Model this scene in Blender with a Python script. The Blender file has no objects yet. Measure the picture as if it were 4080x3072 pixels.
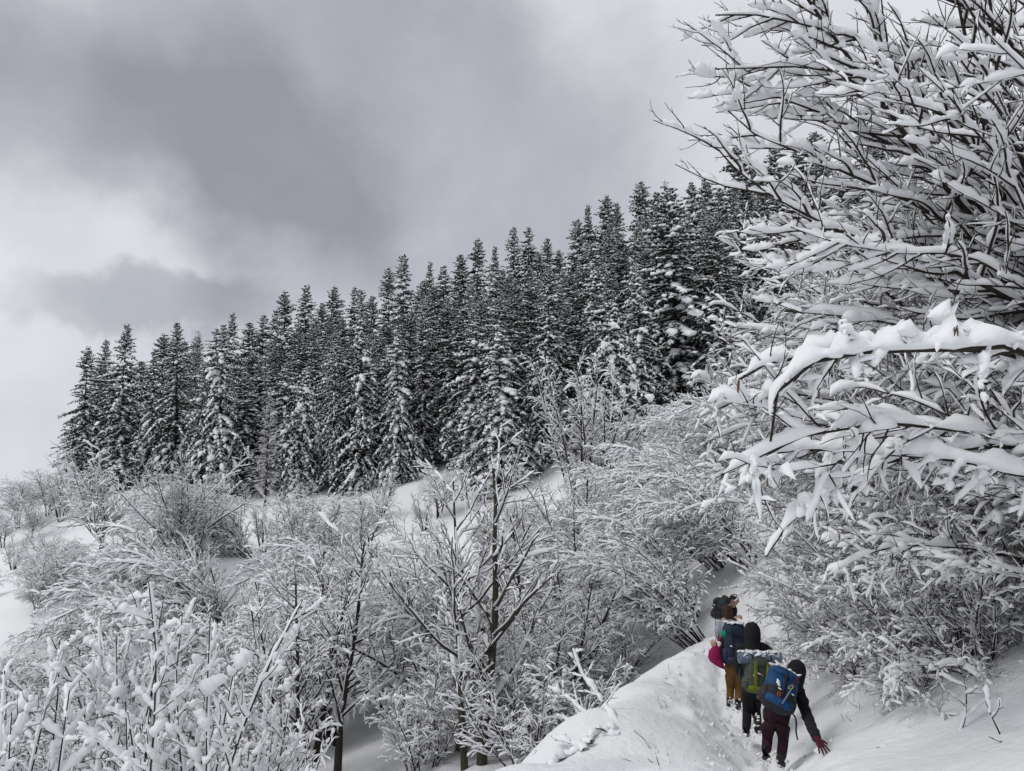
import bpy, math, random
import numpy as np

scene = bpy.context.scene
COL = scene.collection
rng = np.random.default_rng(11)
random.seed(11)
R_ = math.radians

# ------------------------------------------------------------------ camera
F_PX, CX, CY = 2950.0, 2040.0, 1536.0
PITCH = R_(7.0)
cam_d = bpy.data.cameras.new("camera")
cam_d.sensor_width = 36.0
cam_d.lens = 36.0 * F_PX / 4080.0
cam_d.clip_start = 0.05
cam_d.clip_end = 3000
cam = bpy.data.objects.new("camera", cam_d)
cam.rotation_euler = (R_(90) + PITCH, 0, 0)
COL.objects.link(cam)
scene.camera = cam

# ------------------------------------------------------------------ sky and sun
SUN_DIR = np.array([-0.62, -0.28, 0.80])           # towards the veiled sun
SUN_DIR /= np.linalg.norm(SUN_DIR)
world = bpy.data.worlds.new("World")
scene.world = world
world.use_nodes = True
nt = world.node_tree
nt.nodes.clear()
N = nt.nodes.new
Lk = nt.links.new


def dirv(px, py):
    x, v = (px - CX) / F_PX, (CY - py) / F_PX
    d = np.array([x, math.cos(PITCH) - v * math.sin(PITCH), math.sin(PITCH) + v * math.cos(PITCH)])
    return d / np.linalg.norm(d)


def math_n(op, a, b=None, clamp=False):
    n = N("ShaderNodeMath"); n.operation = op; n.use_clamp = clamp
    for i, v in enumerate((a, b)):
        if v is None:
            continue
        if isinstance(v, (int, float)):
            n.inputs[i].default_value = v
        else:
            Lk(v, n.inputs[i])
    return n.outputs[0]


tc = N("ShaderNodeTexCoord")
nz = N("ShaderNodeTexNoise"); nz.inputs["Scale"].default_value = 5.0; nz.inputs["Detail"].default_value = 7; nz.inputs["Roughness"].default_value = 0.55
Lk(tc.outputs["Generated"], nz.inputs["Vector"])
wsub = N("ShaderNodeVectorMath"); wsub.operation = 'SUBTRACT'; wsub.inputs[1].default_value = (0.5, 0.5, 0.5)
Lk(nz.outputs["Color"], wsub.inputs[0])
wsc = N("ShaderNodeVectorMath"); wsc.operation = 'SCALE'; wsc.inputs["Scale"].default_value = 0.22
Lk(wsub.outputs[0], wsc.inputs[0])
wadd = N("ShaderNodeVectorMath"); wadd.operation = 'ADD'
Lk(tc.outputs["Generated"], wadd.inputs[0]); Lk(wsc.outputs[0], wadd.inputs[1])


def cloud_blob(px, py, sx, sy, tilt, soft):
    c = dirv(px, py)
    m = N("ShaderNodeMapping"); m.vector_type = 'TEXTURE'
    m.inputs["Location"].default_value = c
    az = -math.atan2(c[0], c[1])
    m.inputs["Rotation"].default_value = (0, R_(tilt), az)
    m.inputs["Scale"].default_value = (sx / F_PX, 0.45, sy / F_PX)
    Lk(wadd.outputs[0], m.inputs["Vector"])
    g = N("ShaderNodeTexGradient"); g.gradient_type = 'SPHERICAL'
    Lk(m.outputs[0], g.inputs["Vector"])
    mr = N("ShaderNodeMapRange"); mr.interpolation_type = 'SMOOTHSTEP'
    mr.inputs["From Min"].default_value = 0.0
    mr.inputs["From Max"].default_value = soft
    Lk(g.outputs["Fac"], mr.inputs["Value"])
    return mr.outputs[0]


big = cloud_blob(1520, 540, 1560, 780, 10, 0.5)
dark = cloud_blob(330, 430, 1350, 430, 8, 0.75)
low = cloud_blob(1180, 1080, 520, 420, -6, 0.35)
tongue = cloud_blob(640, 1200, 600, 125, -3, 0.5)
n2 = N("ShaderNodeTexNoise"); n2.inputs["Scale"].default_value = 2.3; n2.inputs["Detail"].default_value = 6; n2.inputs["Roughness"].default_value = 0.5
Lk(tc.outputs["Generated"], n2.inputs["Vector"])
base = N("ShaderNodeMapRange"); base.interpolation_type = 'SMOOTHSTEP'
base.inputs["From Min"].default_value = 0.42; base.inputs["From Max"].default_value = 0.72
Lk(n2.outputs["Fac"], base.inputs["Value"])
tot = math_n('ADD', math_n('MULTIPLY', big, 0.50), math_n('MULTIPLY', dark, 0.48))
tot = math_n('ADD', tot, math_n('MULTIPLY', low, 0.20))
tot = math_n('ADD', tot, math_n('MULTIPLY', tongue, 0.36))
tot = math_n('ADD', tot, math_n('MULTIPLY', base.outputs[0], 0.30), clamp=True)
fine = N("ShaderNodeTexNoise"); fine.inputs["Scale"].default_value = 9; fine.inputs["Detail"].default_value = 8
Lk(wadd.outputs[0], fine.inputs["Vector"])
tot = math_n('ADD', tot, math_n('MULTIPLY', math_n('SUBTRACT', fine.outputs["Fac"], 0.5), 0.34), clamp=True)
ramp = N("ShaderNodeValToRGB")
cr = ramp.color_ramp
cr.elements[0].position = 0.0; cr.elements[0].color = (0.68, 0.70, 0.735, 1)
cr.elements[1].position = 1.0; cr.elements[1].color = (0.285, 0.292, 0.33, 1)
e = cr.elements.new(0.5); e.color = (0.435, 0.45, 0.49, 1)
Lk(tot, ramp.inputs["Fac"])
csc = N("ShaderNodeVectorMath"); csc.operation = 'SCALE'; csc.inputs["Scale"].default_value = 10.0
Lk(ramp.outputs["Color"], csc.inputs[0])
sky = N("ShaderNodeTexSky"); sky.sky_type = 'NISHITA'; sky.sun_disc = False
sky.sun_elevation = math.asin(SUN_DIR[2]); sky.sun_rotation = math.atan2(SUN_DIR[0], SUN_DIR[1])
mix = N("ShaderNodeMix"); mix.data_type = 'RGBA'; mix.inputs["Factor"].default_value = 0.97   # overcast: the cloud deck hides nearly all of it
Lk(sky.outputs["Color"], mix.inputs["A"]); Lk(csc.outputs[0], mix.inputs["B"])
bg = N("ShaderNodeBackground"); bg.inputs["Strength"].default_value = 0.1
Lk(mix.outputs["Result"], bg.inputs["Color"])
wo = N("ShaderNodeOutputWorld"); Lk(bg.outputs[0], wo.inputs["Surface"])

sun_d = bpy.data.lights.new("sun", 'SUN')
sun_d.energy = 1.0; sun_d.angle = R_(22); sun_d.color = (1.0, 0.97, 0.93)
sun = bpy.data.objects.new("sun", sun_d)
from mathutils import Vector
sun.rotation_euler = Vector(SUN_DIR).to_track_quat('Z', 'Y').to_euler()
sun.location = (-30, -10, 60)
COL.objects.link(sun)
scene.view_settings.view_transform = 'Standard'
scene.view_settings.look = 'None'
scene.view_settings.gamma = 1
scene.view_settings.use_curve_mapping = False
scene.view_settings.exposure = 0.14
scene.cycles.max_bounces = 6
scene.cycles.diffuse_bounces = 4

# ------------------------------------------------------------------ materials


def material(name, col, rough=0.9, noise=None, bump=0.0, bscale=40.0, spec=0.2, col2=None, detail=5):
    m = bpy.data.materials.new(name)
    m.use_nodes = True
    t = m.node_tree
    b = t.nodes["Principled BSDF"]
    b.inputs["Roughness"].default_value = rough
    b.inputs["Specular IOR Level"].default_value = spec
    b.inputs["Base Color"].default_value = (*col, 1)
    if col2 is not None or bump:
        c = t.nodes.new("ShaderNodeTexCoord")
        n = t.nodes.new("ShaderNodeTexNoise")
        n.inputs["Scale"].default_value = noise or 5
        n.inputs["Detail"].default_value = detail
        t.links.new(c.outputs["Object"], n.inputs["Vector"])
        if col2 is not None:
            r = t.nodes.new("ShaderNodeValToRGB")
            r.color_ramp.elements[0].position = 0.35; r.color_ramp.elements[0].color = (*col, 1)
            r.color_ramp.elements[1].position = 0.68; r.color_ramp.elements[1].color = (*col2, 1)
            t.links.new(n.outputs["Fac"], r.inputs["Fac"])
            t.links.new(r.outputs["Color"], b.inputs["Base Color"])
        if bump:
            n2 = t.nodes.new("ShaderNodeTexNoise")
            n2.inputs["Scale"].default_value = bscale
            n2.inputs["Detail"].default_value = 6
            t.links.new(c.outputs["Object"], n2.inputs["Vector"])
            bp = t.nodes.new("ShaderNodeBump")
            bp.inputs["Strength"].default_value = bump
            bp.inputs["Distance"].default_value = 0.6 / bscale
            t.links.new(n2.outputs["Fac"], bp.inputs["Height"])
            t.links.new(bp.outputs["Normal"], b.inputs["Normal"])
    return m


M_SNOW = material("fresh_snow", (0.84, 0.85, 0.865), 0.85, noise=3, bump=0.35, bscale=45, spec=0.15)
M_GROUND = material("ground_snow", (0.80, 0.81, 0.825), 0.85, noise=1.2, bump=0.45, bscale=9, spec=0.15, col2=(0.83, 0.838, 0.85))
M_BARK = material("dark_bark", (0.020, 0.016, 0.014), 0.9, noise=20, bump=0.5, bscale=60, col2=(0.048, 0.038, 0.030))
M_TWIG = material("brown_twig", (0.026, 0.018, 0.016), 0.85, noise=6, col2=(0.055, 0.036, 0.028))
M_GREYBARK = material("grey_green_bark", (0.030, 0.027, 0.020), 0.9, noise=14, bump=0.5, bscale=50, col2=(0.075, 0.066, 0.046))
M_NEEDLE = material("spruce_needles", (0.028, 0.036, 0.034), 0.8, noise=1.5, col2=(0.056, 0.064, 0.058))
M_LARCH = material("bare_larch_twigs", (0.085, 0.07, 0.06), 0.9, noise=3, col2=(0.13, 0.11, 0.095))
M_CATKIN = material("catkin_brown", (0.10, 0.055, 0.032), 0.85, noise=9, col2=(0.15, 0.085, 0.05))

# ------------------------------------------------------------------ mesh helpers


class Acc:
    """collects vertices and quads of one mesh"""

    def __init__(self):
        self.v, self.q, self.m, self.n = [], [], [], 0

    def add(self, verts, quads, mat=0):
        verts = np.asarray(verts, np.float32).reshape(-1, 3)
        quads = np.asarray(quads, np.int64).reshape(-1, 4)
        self.v.append(verts); self.q.append(quads + self.n)
        self.m.append(np.full(len(quads), mat, np.int32))
        self.n += len(verts)

    def mesh(self, name, mats, smooth=True):
        v = np.concatenate(self.v) if self.v else np.zeros((0, 3), np.float32)
        q = np.concatenate(self.q) if self.q else np.zeros((0, 4), np.int64)
        me = bpy.data.meshes.new(name)
        me.vertices.add(len(v)); me.vertices.foreach_set("co", v.ravel())
        me.loops.add(q.size); me.loops.foreach_set("vertex_index", q.ravel().astype(np.int32))
        me.polygons.add(len(q))
        me.polygons.foreach_set("loop_start", np.arange(0, q.size, 4, dtype=np.int32))
        me.polygons.foreach_set("loop_total", np.full(len(q), 4, np.int32))
        me.polygons.foreach_set("use_smooth", np.full(len(q), smooth, bool))
        for m in (mats if isinstance(mats, (list, tuple)) else [mats]):
            me.materials.append(m)
        if self.m:
            me.polygons.foreach_set("material_index", np.concatenate(self.m))
        me.update(calc_edges=True)
        return me


def unit(a):
    return a / np.maximum(np.linalg.norm(a, axis=-1, keepdims=True), 1e-9)


def tangents(P):
    T = np.empty_like(P)
    T[:, 1:-1] = P[:, 2:] - P[:, :-2]
    T[:, 0] = P[:, 1] - P[:, 0]
    T[:, -1] = P[:, -1] - P[:, -2]
    return unit(T)


def frames(P):
    T = tangents(P)
    Z = np.zeros_like(T); Z[..., 2] = 1
    S = np.cross(T, Z)
    bad = np.linalg.norm(S, axis=-1) < 0.12
    S[bad] = np.cross(T[bad], np.broadcast_to(np.array([0.6, 0.8, 0.0]), T[bad].shape))
    S = unit(S)
    U = unit(np.cross(S, T))
    return T, S, U


def ring_quads(B, n, K):
    b = np.arange(B)[:, None, None] * n * K
    i = np.arange(n - 1)[None, :, None] * K
    k = np.arange(K)[None, None, :]
    k2 = (k + 1) % K
    a0 = b + i + k; a1 = b + i + k2
    return np.stack([a0, a1, a1 + K, a0 + K], -1).reshape(-1, 4)


def tubes(acc, P, R, K=4, mat=0):
    P = np.asarray(P, float)
    if len(P) == 0:
        return
    B, n, _ = P.shape
    T, S, U = frames(P)
    a = np.arange(K) / K * 2 * math.pi
    V = P[:, :, None] + R[:, :, None, None] * (np.cos(a)[None, None, :, None] * S[:, :, None] + np.sin(a)[None, None, :, None] * U[:, :, None])
    acc.add(V, ring_quads(B, n, K), mat)


def refine(P, R, k=2):
    """k-fold Catmull-like upsampling of polylines"""
    B, n, _ = P.shape
    t = np.linspace(0, n - 1, (n - 1) * k + 1)
    i = np.clip(t.astype(int), 0, n - 2); f = (t - i)
    im, ip, ipp = np.clip(i - 1, 0, n - 1), i + 1, np.clip(i + 2, 0, n - 1)
    f1 = f[None, :, None]
    p0, p1, p2, p3 = P[:, im], P[:, i], P[:, ip], P[:, ipp]
    Q = 0.5 * (2 * p1 + (p2 - p0) * f1 + (2 * p0 - 5 * p1 + 4 * p2 - p3) * f1 ** 2 + (3 * p1 - p0 - 3 * p2 + p3) * f1 ** 3)
    return Q, R[:, i] * (1 - f) + R[:, ip] * f


def lumpy(B, L, n, rs, wl):
    """smooth random profile along n points of branches with lengths L, wavelength about wl metres"""
    s = np.linspace(0, 1, n)[None, :] * L[:, None]
    o = np.zeros((B, n))
    for k, a in ((1.0, 0.5), (2.3, 0.33), (4.1, 0.22)):
        o += a * np.sin(s / wl * 2 * math.pi * k * rs.uniform(0.7, 1.3, (B, 1)) + rs.uniform(0, 6.28, (B, 1)))
    return o


def snow_on(acc, P, R, load, rs, K=6, wl=0.5, gap=-0.55, steep=0.15, mat=0, fat=1.0, k=1, t0=0.0, amp=0.5):
    """piles snow on the upper side of branches: lumps, gaps, rounded ends"""
    if len(P) == 0:
        return
    if k > 1:
        P, R = refine(P, R, k)
    B, n, _ = P.shape
    T, S, U = frames(P)
    L = np.linalg.norm(np.diff(P, axis=1), axis=2).sum(1)
    lum = lumpy(B, L, n, rs, wl)
    hz = np.sqrt(np.clip(1 - T[..., 2] ** 2, 0, 1))
    ld = load if np.ndim(load) == 0 else np.asarray(load)[:, None]
    h = ld * (steep + (1 - steep) * hz ** 1.6) * np.clip(1.0 + amp * lum, 0.15, 2.2)
    h *= np.clip((lum - gap) / 0.09, 0, 1)
    t = np.linspace(0, 1, n)[None, :]
    e = np.clip(np.minimum((t - t0) / 0.12 + 0.25, (1.0 - t) / 0.14), 0, 1)
    h *= np.sqrt(e)
    h[:, -1] = 0
    w = (0.46 * h * fat + R * 1.15 * np.clip(h / (0.3 * ld + 1e-6), 0, 1)) * np.clip(1 + 0.25 * lumpy(B, L, n, rs, wl * 0.7), 0.5, 1.6)
    C = P + U * (R * 0.9 * np.sign(h))[..., None]
    a = np.arange(K) / K * 2 * math.pi + math.pi / K * (K % 2 == 0)
    ca, sa = np.cos(a), np.sin(a)
    up = np.where(sa > 0, sa * 0.85, sa * 0.09)
    jit = rs.uniform(0.78, 1.22, (B, n, K))
    V = C[:, :, None] + (w[:, :, None] * ca * jit)[..., None] * S[:, :, None] + (h[:, :, None] * up * jit)[..., None] * U[:, :, None]
    acc.add(V, ring_quads(B, n, K), mat)


def blobs(acc, C, D, L, W, H, rs, mat=0):
    """soft lumps: squashed ellipsoids along D, resting on C"""
    n = len(C)
    D = unit(np.asarray(D, float)); Zv = np.zeros_like(D); Zv[:, 2] = 1
    S = unit(np.cross(D, Zv) + 1e-6); U = unit(np.cross(S, D))
    lat = np.array([-1.0, -0.86, -0.45, 0.1, 0.6, 0.92, 1.0]); rr = np.sqrt(np.clip(1 - lat ** 2, 0, 1))
    a = np.arange(8) / 8 * 6.283
    sx = rs.uniform(0.75, 1.2, (n, 7)) * rr[None]; sz = rs.uniform(0.75, 1.2, (n, 7)) * rr[None]
    up = np.where(np.sin(a) > 0, np.sin(a), np.sin(a) * 0.4)
    V = (C[:, None, None] + (L[:, None, None] * lat[None, :, None])[..., None] * D[:, None, None]
         + (W[:, None, None] * sx[:, :, None] * np.cos(a))[..., None] * S[:, None, None] + (H[:, None, None] * sz[:, :, None] * up)[..., None] * U[:, None, None])
    acc.add(V, ring_quads(n, 7, 8), mat)


def grow(start, d, L, n, rs, up0=0.0, up1=0.0, wig=0.1, pull=None):
    """polylines from start along d, bent by a vertical tropism that goes from up0 at the base to up1 at the tip"""
    start = np.asarray(start, float); d = unit(np.asarray(d, float)); B = len(start)
    L = np.broadcast_to(np.asarray(L, float), (B,))
    P = np.empty((B, n, 3)); P[:, 0] = start
    u0 = np.broadcast_to(np.asarray(up0, float), (B,)); u1 = np.broadcast_to(np.asarray(up1, float), (B,))
    for i in range(1, n):
        P[:, i] = P[:, i - 1] + d * (L / (n - 1))[:, None]
        f = i / (n - 1)
        d = d + rs.normal(0, wig, (B, 3))
        d[:, 2] += u0 * (1 - f) + u1 * f
        if pull is not None:
            d += np.asarray(pull) * f
        d = unit(d)
    return P


def at_t(P, R, b, t):
    n = P.shape[1]
    s = t * (n - 1); i = np.clip(s.astype(int), 0, n - 2); f = (s - i)[:, None]
    p = P[b, i] * (1 - f) + P[b, i + 1] * f
    r = R[b, i] * (1 - f[:, 0]) + R[b, i + 1] * f[:, 0]
    return p, unit(P[b, i + 1] - P[b, i]), r


def spawn(P, R, per, rs, t0=0.2, t1=0.97, ang=(35, 65), flat=1.0, up=0.0):
    """child starts, directions, parent radius and position t along the parent"""
    B = len(P)
    per = np.broadcast_to(np.asarray(per), (B,)).astype(int)
    b = np.repeat(np.arange(B), per)
    if len(b) == 0:
        return np.zeros((0, 3)), np.zeros((0, 3)), np.zeros(0), np.zeros(0), b
    k = np.concatenate([np.arange(x) for x in per])
    m = np.repeat(per, per)
    t = t0 + (t1 - t0) * np.clip((k + rs.uniform(0.05, 0.95, len(b))) / m, 0, 1)
    p, T, r = at_t(P, R, b, t)
    A = unit(np.cross(T, rs.normal(0, 1, T.shape)))
    A[:, 2] *= flat
    A[:, 2] += up
    A = unit(A)
    g = np.radians(rs.uniform(ang[0], ang[1], len(b)))[:, None]
    return p, unit(T * np.cos(g) + A * np.sin(g)), r, t, b


def taper(B, n, r0, r1=0.25, p=1.0):
    t = np.linspace(0, 1, n)[None, :] ** p
    r0 = np.broadcast_to(np.asarray(r0, float), (B,))[:, None]
    return r0 * (1 - t * (1 - r1))


# ------------------------------------------------------------------ objects and tags


def tag(o, label=None, cat=None, group=None, kind=None):
    if label: o["label"] = label
    if cat: o["category"] = cat
    if group: o["group"] = group
    if kind: o["kind"] = kind
    return o


def obj(name, me, parent=None, loc=None):
    o = bpy.data.objects.new(name, me)
    COL.objects.link(o)
    if parent is not None: o.parent = parent
    if loc is not None: o.location = loc
    return o


def thing(name, label, cat, loc=(0, 0, 0), rot=(0, 0, 0), sc=1.0, group=None):
    o = bpy.data.objects.new(name, None)
    o.empty_display_size = 0.3
    COL.objects.link(o)
    o.location = loc; o.rotation_euler = rot
    o.scale = (sc, sc, sc) if np.ndim(sc) == 0 else sc
    return tag(o, label, cat, group)


def place(proto, name, label, cat, loc, rot=(0, 0, 0), sc=1.0, group=None):
    """a thing made of the proto's parts: {'trunk': mesh, 'crown': (mesh, {'snow': mesh})}"""
    t = thing(name, label, cat, loc, rot, sc, group)
    for pn, pm in proto.items():
        sub = {}
        if isinstance(pm, tuple):
            pm, sub = pm
        p = obj(pn, pm, t)
        for sn, sm in sub.items():
            so = obj(sn, sm, p)
            if sn == "catkins":
                so["kind"] = "stuff"
    return t


def P3(px, py, d):
    """world point seen at pixel px, py of the 4080 x 3072 photograph at distance d along +Y"""
    x, v = (px - CX) / F_PX, (CY - py) / F_PX
    yc = math.cos(PITCH) - v * math.sin(PITCH); zc = math.sin(PITCH) + v * math.cos(PITCH)
    return np.array([x / yc * d, d, zc / yc * d])


def X_at(px, d, py=2000):
    return P3(px, py, d)[0]


_U = "first second third fourth fifth sixth seventh eighth ninth tenth eleventh twelfth thirteenth fourteenth fifteenth sixteenth seventeenth eighteenth nineteenth".split()


def ordw(n):
    if n < 20:
        return _U[n - 1]
    t, u = divmod(n, 10)
    w = {2: "twent", 3: "thirt", 4: "fort", 5: "fift", 6: "sixt", 7: "sevent"}[t]
    return w + "ieth" if u == 0 else w + "y-" + _U[u - 1]


def number(items, fmt):
    """items: (sort key, object); gives each its own place in the row"""
    for i, (k_, o_) in enumerate(sorted(items, key=lambda q: q[0])):
        o_["label"] = fmt % ordw(i + 1)


# ------------------------------------------------------------------ terrain
CTRL = [(0, 0, -1.65), (0, 2, -1.85), (1.5, 4.8, -2.42), (0, -5, -0.9), (0, -20, 3), (8, -5, 2.0), (-8, -5, -5.0), (-20, -20, -10), (20, -20, 10),
        (3, 0, -1.0), (-3, 0, -3.2), (-2.2, 3, -3.0), (-1.2, 5.5, -2.9), (2.6, 3, -1.45), (6, 3, 0.2),
        # just over the lip left of the path, then the gully
        (-1.7, 8, -4.2), (-0.6, 10, -4.5), (0.6, 13, -5.0), (1.7, 16, -5.2), (2.8, 18.5, -5.2), (2.2, 21, -5.6),
        (-0.9, 17, -6.25), (-4, 8, -6.3), (-8, 10, -8), (-6, 17, -8), (-10, 25, -8.6), (1, 24, -6.3), (-3, 30, -7.2), (-14, 34, -7.6), (-5, 12, -7),
        # the uphill side right of the path and behind the hazels
        (4.64, 10.5, -2.92), (4.25, 9, -2.78), (7, 8, -0.6), (7, 14, -1.0), (9, 20, -0.3), (12, 10, 2.2), (20, 10, 7), (15, 25, 3.6), (7.5, 26, -2.6),
        (7.2, 36, -2.4), (14, 38, 2.6),
        # behind the crest and far away
        (0, 150, 17), (40, 160, 44), (-70, 125, -14), (-40, 140, 2), (85, 120, 58), (70, 60, 36), (45, 45, 18), (30, 30, 11), (-60, 50, -12), (-30, 20, -12),
        (0, 400, -10), (250, 300, 90), (-300, 300, -55), (-300, 0, -90), (250, 0, 110), (0, -300, 40), (-200, -200, -60), (200, -200, 110), (0, -80, 12)]
for p in ((3080, 3066, 9.3), (2900, 2850, 13), (2905, 2640, 16.3), (3020, 2950, 10.8),
          (3290, 2990, 8.9), (3330, 2700, 12), (3110, 2520, 15), (3600, 3000, 7), (4080, 3010, 5.4),
          (1950, 3090, 8), (2250, 2905, 10), (2480, 2735, 13), (2650, 2625, 15.5), (2790, 2580, 17.5), (2700, 2800, 11.5), (2350, 3000, 9.2), (2700, 3000, 9),
          (2870, 2520, 20), (2640, 2450, 24), (2850, 2400, 23), (1700, 2330, 38), (1640, 2240, 45), (1100, 2080, 62), (100, 2210, 60), (90, 2120, 68), (300, 2030, 72),
          (800, 2020, 75), (1250, 2010, 70), (1700, 1985, 64), (2000, 2010, 57), (2500, 1830, 52), (2800, 1720, 48), (0, 2330, 45), (700, 2400, 35),
          (2700, 1630, 65), (3000, 1300, 90), (2900, 1140, 112), (2540, 1310, 108), (2050, 1500, 108), (1550, 1650, 108), (1150, 1760, 105),
          (750, 1885, 102), (430, 1985, 95), (3500, 960, 112), (3900, 980, 92), (3300, 1500, 60), (250, 2040, 84)):
    CTRL.append(tuple(P3(*p)))
CTRL = np.array(CTRL, float)


def embed(x, y):
    r = np.hypot(x, y) + 1e-6
    s = np.clip(r / 2.0, 0, 1)
    return np.stack([x / r * 6 * s, y / r * 6 * s, np.log(r + 3) * 8], -1)


def mq(d2):
    return np.sqrt(d2 + 0.35)


_E = embed(CTRL[:, 0], CTRL[:, 1])
_rc = np.hypot(CTRL[:, 0], CTRL[:, 1])
_A = mq(((_E[:, None] - _E[None]) ** 2).sum(-1))
_n = len(CTRL)
_M = np.zeros((_n + 1, _n + 1)); _M[:_n, :_n] = _A - np.eye(_n) * 1e-3; _M[:_n, _n] = 1; _M[_n, :_n] = 1
_W = np.linalg.solve(_M, np.append(CTRL[:, 2] / (_rc + 2), 0))
PATH = np.array([P3(3060, 3300, 6.4)[:2], P3(3085, 3060, 9.3)[:2], P3(3010, 2930, 10.8)[:2], P3(2905, 2840, 13)[:2], P3(2900, 2690, 15.2)[:2], P3(2905, 2620, 16.6)[:2], P3(2860, 2520, 20)[:2], P3(2720, 2450, 24)[:2]])
PATH = np.vstack([[[0.3, 1.5]], [[1.3, 4.2]], PATH])


def path_dist(x, y):
    best = np.full(x.shape, 1e9); side = np.zeros(x.shape)
    for a, b in zip(PATH[:-1], PATH[1:]):
        ab = b - a
        t = np.clip(((x - a[0]) * ab[0] + (y - a[1]) * ab[1]) / (ab @ ab), 0, 1)
        dx, dy = x - a[0] - t * ab[0], y - a[1] - t * ab[1]
        d = np.hypot(dx, dy)
        s = np.sign(ab[0] * dy - ab[1] * dx)
        m = d < best
        best = np.where(m, d, best); side = np.where(m, s, side)
    return best, side


def _footprints():
    out = []; rs = np.random.default_rng(4)
    seg = np.diff(PATH, axis=0); ln = np.linalg.norm(seg, axis=1); cum = np.concatenate([[0], np.cumsum(ln)])
    s = 0.3; k = 0
    while s < cum[-1] - 0.2:
        i = min(np.searchsorted(cum, s) - 1, len(seg) - 1); i = max(i, 0)
        u = seg[i] / ln[i]; p = PATH[i] + u * (s - cum[i])
        o = (0.13 if k % 2 else -0.13) + rs.normal(0, 0.06)
        out.append((p[0] - u[1] * o, p[1] + u[0] * o, u[0], u[1], rs.uniform(0.07, 0.15)))
        s += rs.uniform(0.14, 0.34); k += 1
    return np.array(out)


FOOT = _footprints()


def vnoise(x, y, sc, seed):
    """value noise in -1..1"""
    x = x / sc; y = y / sc
    xi, yi = np.floor(x).astype(np.int64), np.floor(y).astype(np.int64)
    fx, fy = x - xi, y - yi
    fx = fx * fx * (3 - 2 * fx); fy = fy * fy * (3 - 2 * fy)

    def hsh(a, b):
        h = (a * 374761393 + b * 668265263 + seed * 974711) & 0x7fffffff
        h = ((h ^ (h >> 13)) * 1274126177) & 0x7fffffff
        return ((h ^ (h >> 16)) & 0xffff) / 32767.5 - 1
    return (hsh(xi, yi) * (1 - fx) + hsh(xi + 1, yi) * fx) * (1 - fy) + (hsh(xi, yi + 1) * (1 - fx) + hsh(xi + 1, yi + 1) * fx) * fy


def height(x, y, detail=True):
    x = np.atleast_1d(np.asarray(x, float)); y = np.atleast_1d(np.asarray(y, float))
    out = np.empty(x.shape)
    xf, yf, of = x.ravel(), y.ravel(), out.reshape(-1)
    for i in range(0, len(xf), 20000):
        sl = slice(i, i + 20000)
        E = embed(xf[sl], yf[sl])
        s = mq(((E[:, None] - _E[None]) ** 2).sum(-1)) @ _W[:_n] + _W[_n]
        of[sl] = s * (np.hypot(xf[sl], yf[sl]) + 2)
    r = np.hypot(x, y)
    if detail:
        d, s = path_dist(x, y)
        near = np.clip((30 - r) / 12, 0, 1)
        wv = d + 0.10 * vnoise(x, y, 0.5, 3)
        trench = -0.16 * np.exp(-(wv / 0.42) ** 2) + 0.03 * np.exp(-((wv - 0.75) / 0.3) ** 2)
        churn = np.exp(-(d / 0.55) ** 2) * (0.085 * vnoise(x, y, 0.30, 5) + 0.05 * vnoise(x, y, 0.13, 6))
        left_churn = np.exp(-((d - 0.75) / 0.4) ** 2) * (s > 0) * (0.05 * vnoise(x, y, 0.16, 8) + 0.03 * vnoise(x, y, 0.09, 9)) * np.clip((y - 9.5) / 1.5, 0, 1)
        out = out + near * (trench + churn + left_churn)
        m = d < 0.75
        if m.any():
            xm, ym = x[m], y[m]; hole = np.zeros(xm.shape)
            for fx_, fy_, ux, uy, dp in FOOT:
                a_ = (xm - fx_) * ux + (ym - fy_) * uy; b_ = (xm - fx_) * uy - (ym - fy_) * ux
                q_ = (a_ / 0.17) ** 2 + (b_ / 0.085) ** 2
                hole = np.minimum(hole, -dp * np.exp(-q_ ** 2)) + 0.025 * np.exp(-((np.sqrt(q_) - 1.45) / 0.3) ** 2) * (hole > -0.02)
            out[m] += np.clip(hole, -0.16, 0.05) * near[m]
        # soft drifts, terraced across the slope on the lip left of the path
        terr = 0.05 * np.sin((y * 0.75 - x * 0.30 + 0.8 * vnoise(x, y, 1.6, 11)) * 6.0) * np.clip((3.2 - x) / 1.5, 0, 1)
        out = out + near * (terr * 0.75 + 0.055 * vnoise(x, y, 1.1, 12) + 0.018 * vnoise(x, y, 0.35, 13))
        out = out + (1 - near) * (0.35 * vnoise(x, y, 7, 14) + 0.14 * vnoise(x, y, 2.6, 15))
    return out


def gz(x, y):
    return float(height([x], [y])[0])


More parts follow.
